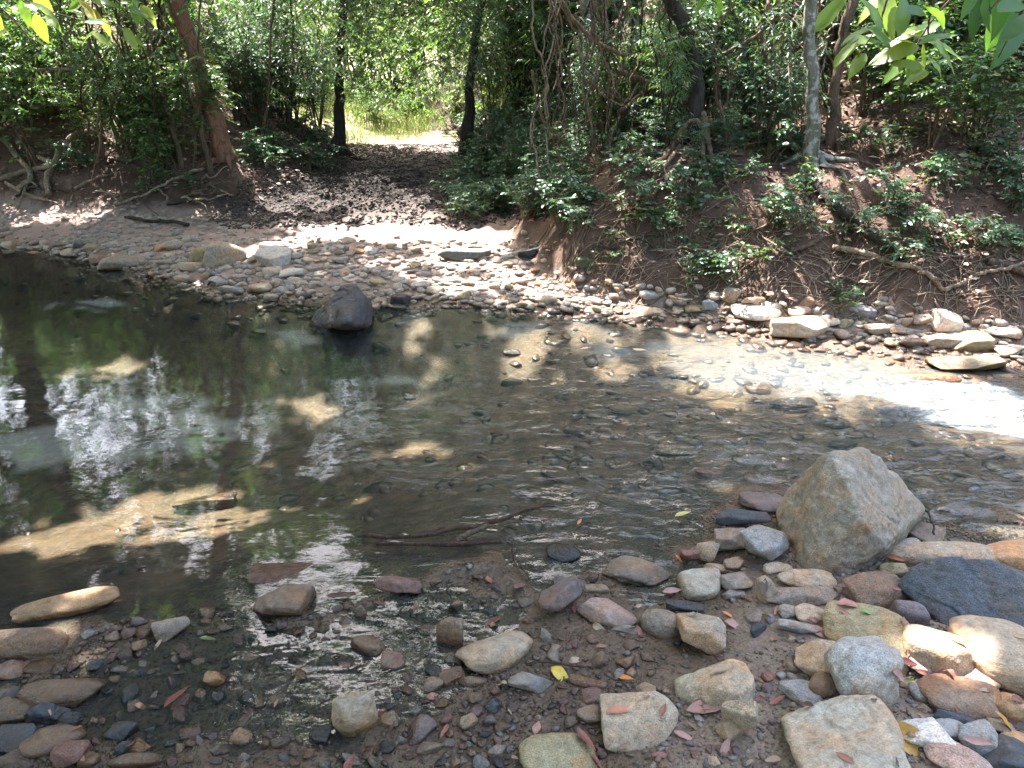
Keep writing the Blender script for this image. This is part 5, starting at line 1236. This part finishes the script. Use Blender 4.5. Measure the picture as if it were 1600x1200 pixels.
# brown crumbs of earth on the bank faces
def c_cr(x, y, rg):
    f_, n_, a_, b_, dr, dl = zones(x, y); return (np.maximum(dr, dl) > 0) & (np.maximum(dr, dl) < 2.5) & (np.abs(x) < .72*y) & (rg.random(len(x)) < .3+.7*sstep(-.2, .4, noise(x*3, y*3, 6)))
P_, rg = rnd_area(26000, -7, 7, 4.5, 10, c_cr, 97)
M['crumb'] = mat_gravel('brown_earth_crumbs', [(0, (.045, .025, .016)), (.5, (.085, .05, .034)), (.9, (.14, .09, .065)), (1, (.26, .21, .17))], wet=False)
scatter_stones('earth_crumbs', P_ + [0, 0, -.004], .012 + .045*rg.random(len(P_))**2.5, M['crumb'], 1, 98, 'crumbs of brown earth and small stones on the bank faces', 'earth', .7)
# ------------------------------------------------------------------ individual leaves
def big_leaf_mesh(seed, w_=.30, curl=.12, n=10):
    rg = np.random.default_rng(seed); t = np.linspace(0, 1, n); hw = w_*.5*np.sin(math.pi*t**.8)**.85*(1-.15*t); hw[0] = .008; hw[-1] = .002
    x = t; z = -curl*t**2 + rg.normal()*.03*np.sin(t*6)
    fold = rg.uniform(.12, .4)
    V = []
    for i in range(n):
        for s_ in (-1, -.5, 0, .5, 1): V.append((x[i], s_*hw[i], z[i] + abs(s_)*hw[i]*fold + .012*math.sin(i*2.1+s_*2)))
    F_ = [[i*5+j, i*5+j+1, (i+1)*5+j+1, (i+1)*5+j] for i in range(n-1) for j in range(4)]
    V = np.array(V); V[:, 0] -= .5
    me = mesh('leaf', V, np.array(F_), True); return me
fl_m = [big_leaf_mesh(i, w_, c) for i, (w_, c) in enumerate([(.34, .1), (.42, -.12), (.30, .2), (.5, .1), (.36, -.2)])]
for me in fl_m: me.materials.append(M['fallen'])
PK, RD, OR_, YL, GN, BR = (.33, .175, .145), (.19, .055, .042), (.50, .17, .04), (.55, .38, .04), (.16, .26, .05), (.22, .11, .06)
fallen = [(1290, 995, 52, -50, PK, 'long pink leaf lying right of the grey flake'), (1105, 1111, 52, 0, PK, 'pink boat-shaped leaf leaning on the angular tan stone'),
 (974, 1109, 46, 10, (.42, .16, .09), 'orange and purple curled leaf above the big tan stone'), (877, 1058, 38, -50, YL, 'bright yellow curled leaf in the near gravel'),
 (976, 1062, 26, -30, OR_, 'small orange leaf right of the yellow leaf'), (999, 990, 24, -80, (.20, .05, .05), 'dark red leaf propped against the egg-shaped stone'),
 (1050, 926, 26, 5, PK, 'pink leaf left of the round tan stone'), (1139, 962, 18, -40, OR_, 'orange-red leaf in the sand below the round tan stone'),
 (1147, 978, 26, -40, PK, 'thin pink leaf below the orange-red leaf'), (898, 953, 16, 80, RD, 'red leaf beside the brown pyramid-shaped stone'),
 (1070, 1152, 30, -30, PK, 'folded pinkish leaf right of the big tan stone'), (1132, 1168, 26, 60, PK, 'round pinkish leaf below the small square stone'),
 (1036, 1182, 30, -5, RD, 'wine-red leaf below the big tan stone'), (839, 1138, 24, 75, PK, 'pink leaf left above the olive-grey stone'),
 (912, 1160, 40, -60, RD, 'red leaf curving round the olive-grey stone'), (932, 1192, 22, -30, RD, 'red scrap right of the olive-grey stone'),
 (1430, 1165, 80, -50, (.50, .27, .05), 'long yellow-brown leaf beside the broad pale stone'), (1318, 930, 28, 60, PK, 'dusky pink leaf under the brown wedge stone'),
 (1330, 946, 34, -5, (.36, .15, .12), 'reddish folded leaf right of the dusky pink leaf'), (1525, 1160, 30, -20, PK, 'small pink leaf on the flat grey stone'),
 (1400, 1052, 34, -40, PK, 'pink leaf slipping behind the rounded grey-white stone'), (1415, 1036, 24, -10, RD, 'red leaf under the olive oval stone'),
 (1575, 1135, 40, -30, (.45, .25, .06), 'yellow-brown leaf at the right near the rusty stone'), (1354, 958, 16, -20, GN, 'small green leaf above the olive oval stone'),
 (1422, 1067, 14, 0, GN, 'tiny green leaf on the right gravel'), (325, 999, 20, 0, (.30, .36, .12), 'round pale green leaf on the left gravel'),
 (278, 1093, 34, 50, RD, 'dark red curled leaf in the left gravel'), (596, 1114, 34, 35, RD, 'dark red curled leaf on the tan stone'),
 (547, 1192, 24, 70, RD, 'red leaf at the bottom edge'), (540, 1040, 20, 0, (.38, .14, .11), 'small pink curl among central gravel'),
 (1066, 816, 26, 25, (.42, .36, .10), 'yellow leaf drifting in the riffle'), (905, 836, 12, 60, OR_, 'orange scrap of leaf in the shallows'),
 (1061, 874, 14, -60, OR_, 'orange-red leaf beside the dark red pebble'), (1590, 1095, 20, 0, RD, 'red leaf at the right edge'),
 (770, 975, 22, 20, RD, 'dark red leaf on the wet sand spit'), (1240, 978, 16, 0, BR, 'brown leaf by the grey flake'), (1230, 915, 12, 0, RD, 'red scrap by the ridged boulder foot'),
 (1400, 872, 24, -40, (.36, .12, .06), 'rust-red leaf in the hollow beside the ridged boulder'), (220, 1105, 16, 0, (.38, .16, .08), 'orange chip of leaf in the left gravel'),
 (1190, 1095, 14, -30, RD, 'red leaf right of the angular tan stone'), (975, 1165, 18, 30, BR, 'brown leaf under the big tan stone'), (940, 1012, 16, 0, BR, 'brown leaf on the sand middle'),
 (1310, 930, 20, -50, (.30, .13, .12), 'second dusky leaf lying across the first'), (1210, 1000, 16, 20, BR, 'brown leaf below the grey flake'), (668, 340, 14, 0, YL, 'yellow leaf on the dark mud track'), (238, 348, 12, 0, YL, 'yellow leaf on the far left sand')]
rs0 = random.Random(21)
tops = [(s_[0], s_[1], s_[2], s_[3]) for s_ in stones]
bpy.context.view_layer.update(); dg = bpy.context.evaluated_depsgraph_get()
skipn = ('stream_water',)
def hit(px, py):
    o_ = Vector((0, 0, CAM_Z)); d_ = Vector(ray(px, py)).normalized()
    for _ in range(12):
        ok, l, nrm, _i, ob, _m = sc.ray_cast(dg, o_, d_)
        if not ok: return Vector(G(px, py)), Vector((0, 0, 1))
        if ob.name.startswith(('stone', 'boulder', 'ground', 'pebble', 'gravel', 'fine_gravel', 'cobble', 'shore', 'bed', 'mud')): return l, nrm
        o_ = l + d_*.002
    return Vector(G(px, py)), Vector((0, 0, 1))
for i, (px, py, L, a, c_, lab) in enumerate(fallen):
    l, nrm = hit(px, py); W = L*(l-Vector((0, 0, CAM_Z))).length/F*1.12
    nrm = (nrm*.6 + Vector((0, -.15, .8))).normalized()
    qt = nrm.to_track_quat('Z', 'X') ; rz = Matrix.Rotation(math.radians(a), 4, nrm)
    xd = Vector((math.cos(math.radians(a)), math.sin(math.radians(a)), 0)); xd = (xd - nrm*xd.dot(nrm)).normalized(); yd = nrm.cross(xd)
    m4 = Matrix((xd, yd, nrm)).transposed().to_4x4(); o = obj('fallen_leaf', fl_m[i % 5], label=lab, cat='leaf', color=c_)
    zz = max(l.z, .004) if (nearY(l.x) < l.y) else l.z
    o.matrix_world = Matrix.Translation(Vector((l.x, l.y, zz)) + nrm*.006) @ m4 @ Matrix.Diagonal((W, W*.95, W, 1))

for i in range(90):
    px, py = rs0.uniform(0, 1600), rs0.uniform(900, 1195); g = G(px, py)
    if nearY(g[0]) < g[1] + .03 or (px < 500 and rs0.random() < .5): continue
    l, nrm = hit(px, py); L = rs0.uniform(12, 26); W = L*(l-Vector((0, 0, CAM_Z))).length/F; a = rs0.uniform(0, 360)
    nrm = (nrm*.5 + Vector((rs0.uniform(-.4, .4), -.1+rs0.uniform(-.3, .3), .7))).normalized()
    xd = Vector((math.cos(a), math.sin(a), 0)); xd = (xd - nrm*xd.dot(nrm)).normalized(); yd = nrm.cross(xd)
    cn_ = rs0.choice(['brown', 'dark brown', 'tan', 'reddish']); c_ = {'brown': BR, 'dark brown': (.09, .05, .035), 'tan': (.33, .22, .14), 'reddish': (.27, .10, .07)}[cn_]
    fz_ = 'in the left gravel' if px < 480 else 'in the wet gravel near the boot-like stone' if px < 720 else 'on the sand spit side' if px < 1000 else 'on the sand left of the broad pale stone' if px < 1250 else 'among the big stones at right'
    o = obj('fallen_leaf', fl_m[i % 5], label='small %s dead leaf %s' % (cn_, fz_), cat='leaf', group='dead leaves on the near shore', color=c_)
    o.matrix_world = Matrix.Translation(l + nrm*.004) @ Matrix((xd, yd, nrm)).transposed().to_4x4() @ Matrix.Diagonal((W, W*rs0.uniform(.7, 1.2), W*rs0.uniform(.6, 2.4), 1))
# overhanging sprays of large leaves close to the camera
M['leaf_big'] = mat_leaf('large_leaf_lit_tint', [(0, (.10, .20, .03)), (.5, (.17, .26, .05)), (.85, (.24, .30, .05)), (1, (.32, .26, .05))], .62, .04, .45)  # backlit glow is put into these brighter leaf colours
M['leaf_big_dark'] = mat_leaf('large_leaf_shade_tint', [(0, (.04, .11, .03)), (1, (.08, .17, .04))], .5, .03, .5)  # same leaf with its shade put into the darker colours
bl_m = [big_leaf_mesh(40+i, w_, c) for i, (w_, c) in enumerate([(.44, .25), (.50, .35), (.40, .15), (.52, .3)])]
def spray(nm, label, Y, stems_, leafspec, mat):
    r = obj(nm, None, label=label, cat='branch'); ms = []
    for k_ in bl_m:
        c_ = k_.copy(); c_.materials.clear(); c_.materials.append(mat); ms.append(c_)
    for sp in stems_:
        V, Q, T = tube_geo([atY(x, y, Y) for x, y in sp], [.006, .004, .002], 6, 5); obj('twig', mesh('twig', V, [Q, T]), M['bark_brown'], parent=r)
    for i, (px, py, L, a) in enumerate(leafspec):
        rg_ = random.Random(i*7+int(px)); c = Vector(atY(px, py, Y + rg_.uniform(-.2, .25))); W = L*c.length*.86/F
        ar = math.radians(a); xd = Vector((math.cos(ar), rg_.uniform(-.5, .5), math.sin(ar))).normalized(); nrm = Vector((rg_.uniform(-.4, .4), -.35+rg_.uniform(-.4, .3), .8)); nrm = (nrm-xd*nrm.dot(xd)).normalized(); yd = nrm.cross(xd)
        o = obj('leaf', ms[i % 4], parent=r); o.matrix_world = Matrix.Translation(c) @ Matrix((xd, yd, nrm)).transposed().to_4x4() @ Matrix.Diagonal((W, W, W, 1))
rs = random.Random(3)
ls = [(1298, 18, 62, 60), (1332, 70, 70, 55), (1345, 50, 60, 40), (1392, 20, 66, -60), (1412, 20, 60, 80), (1438, 15, 50, 10), (1380, 60, 54, -30), (1400, 80, 60, 190), (1430, 45, 50, 20), (1452, 40, 50, 40), (1475, 72, 66, -18), (1480, 82, 60, -30), (1445, 95, 52, -70), (1425, 108, 44, -80), (1432, 120, 40, 200), (1395, 110, 44, 220), (1465, 104, 36, -35), (1340, 100, 40, 230), (1320, 82, 50, 60), (1410, 60, 44, 10), (1366, 20, 56, 120), (1465, 20, 44, -20), (1375, 85, 40, 210)]
for i in range(6): ls.append((rs.uniform(1310, 1490), rs.uniform(0, 110), rs.uniform(34, 58), rs.choice([rs.uniform(-60, 60), rs.uniform(150, 240)])))
spray('leafy_branch', 'sunlit spray of large yellow-green leaves hanging at the upper right', 3.3, [[(1560, -80), (1450, 40), (1420, 110)], [(1400, -80), (1380, 20), (1340, 90)], [(1480, -60), (1450, 50), (1490, 80)], [(1430, -60), (1400, 60), (1440, 110)]], ls, M['leaf_big'])
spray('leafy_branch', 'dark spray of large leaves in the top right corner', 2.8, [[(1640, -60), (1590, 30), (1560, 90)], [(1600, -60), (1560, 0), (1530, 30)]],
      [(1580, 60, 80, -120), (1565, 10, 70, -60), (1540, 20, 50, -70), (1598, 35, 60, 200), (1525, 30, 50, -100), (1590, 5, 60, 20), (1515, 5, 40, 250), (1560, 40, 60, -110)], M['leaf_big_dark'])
ll = [(rs.uniform(-10, 240), rs.uniform(-10, 62), rs.uniform(24, 40), rs.uniform(-90, 60)) for i in range(34)]
spray('leafy_branch', 'sunlit spray of yellow-green leaves at the upper left', 4.0, [[(-60, -60), (60, 10), (160, 40)], [(120, -80), (180, 0), (220, 50)], [(-40, -20), (20, 30), (60, 80)]], ll, M['leaf_big'])
spray('leafy_branch', 'pair of bright leaves dangling at the top edge near the sky gap', 3.2, [[(1100, -60), (1105, -10), (1120, 5)]], [(1094, 8, 34, -130), (1124, 8, 30, -60)], M['leaf_big'])
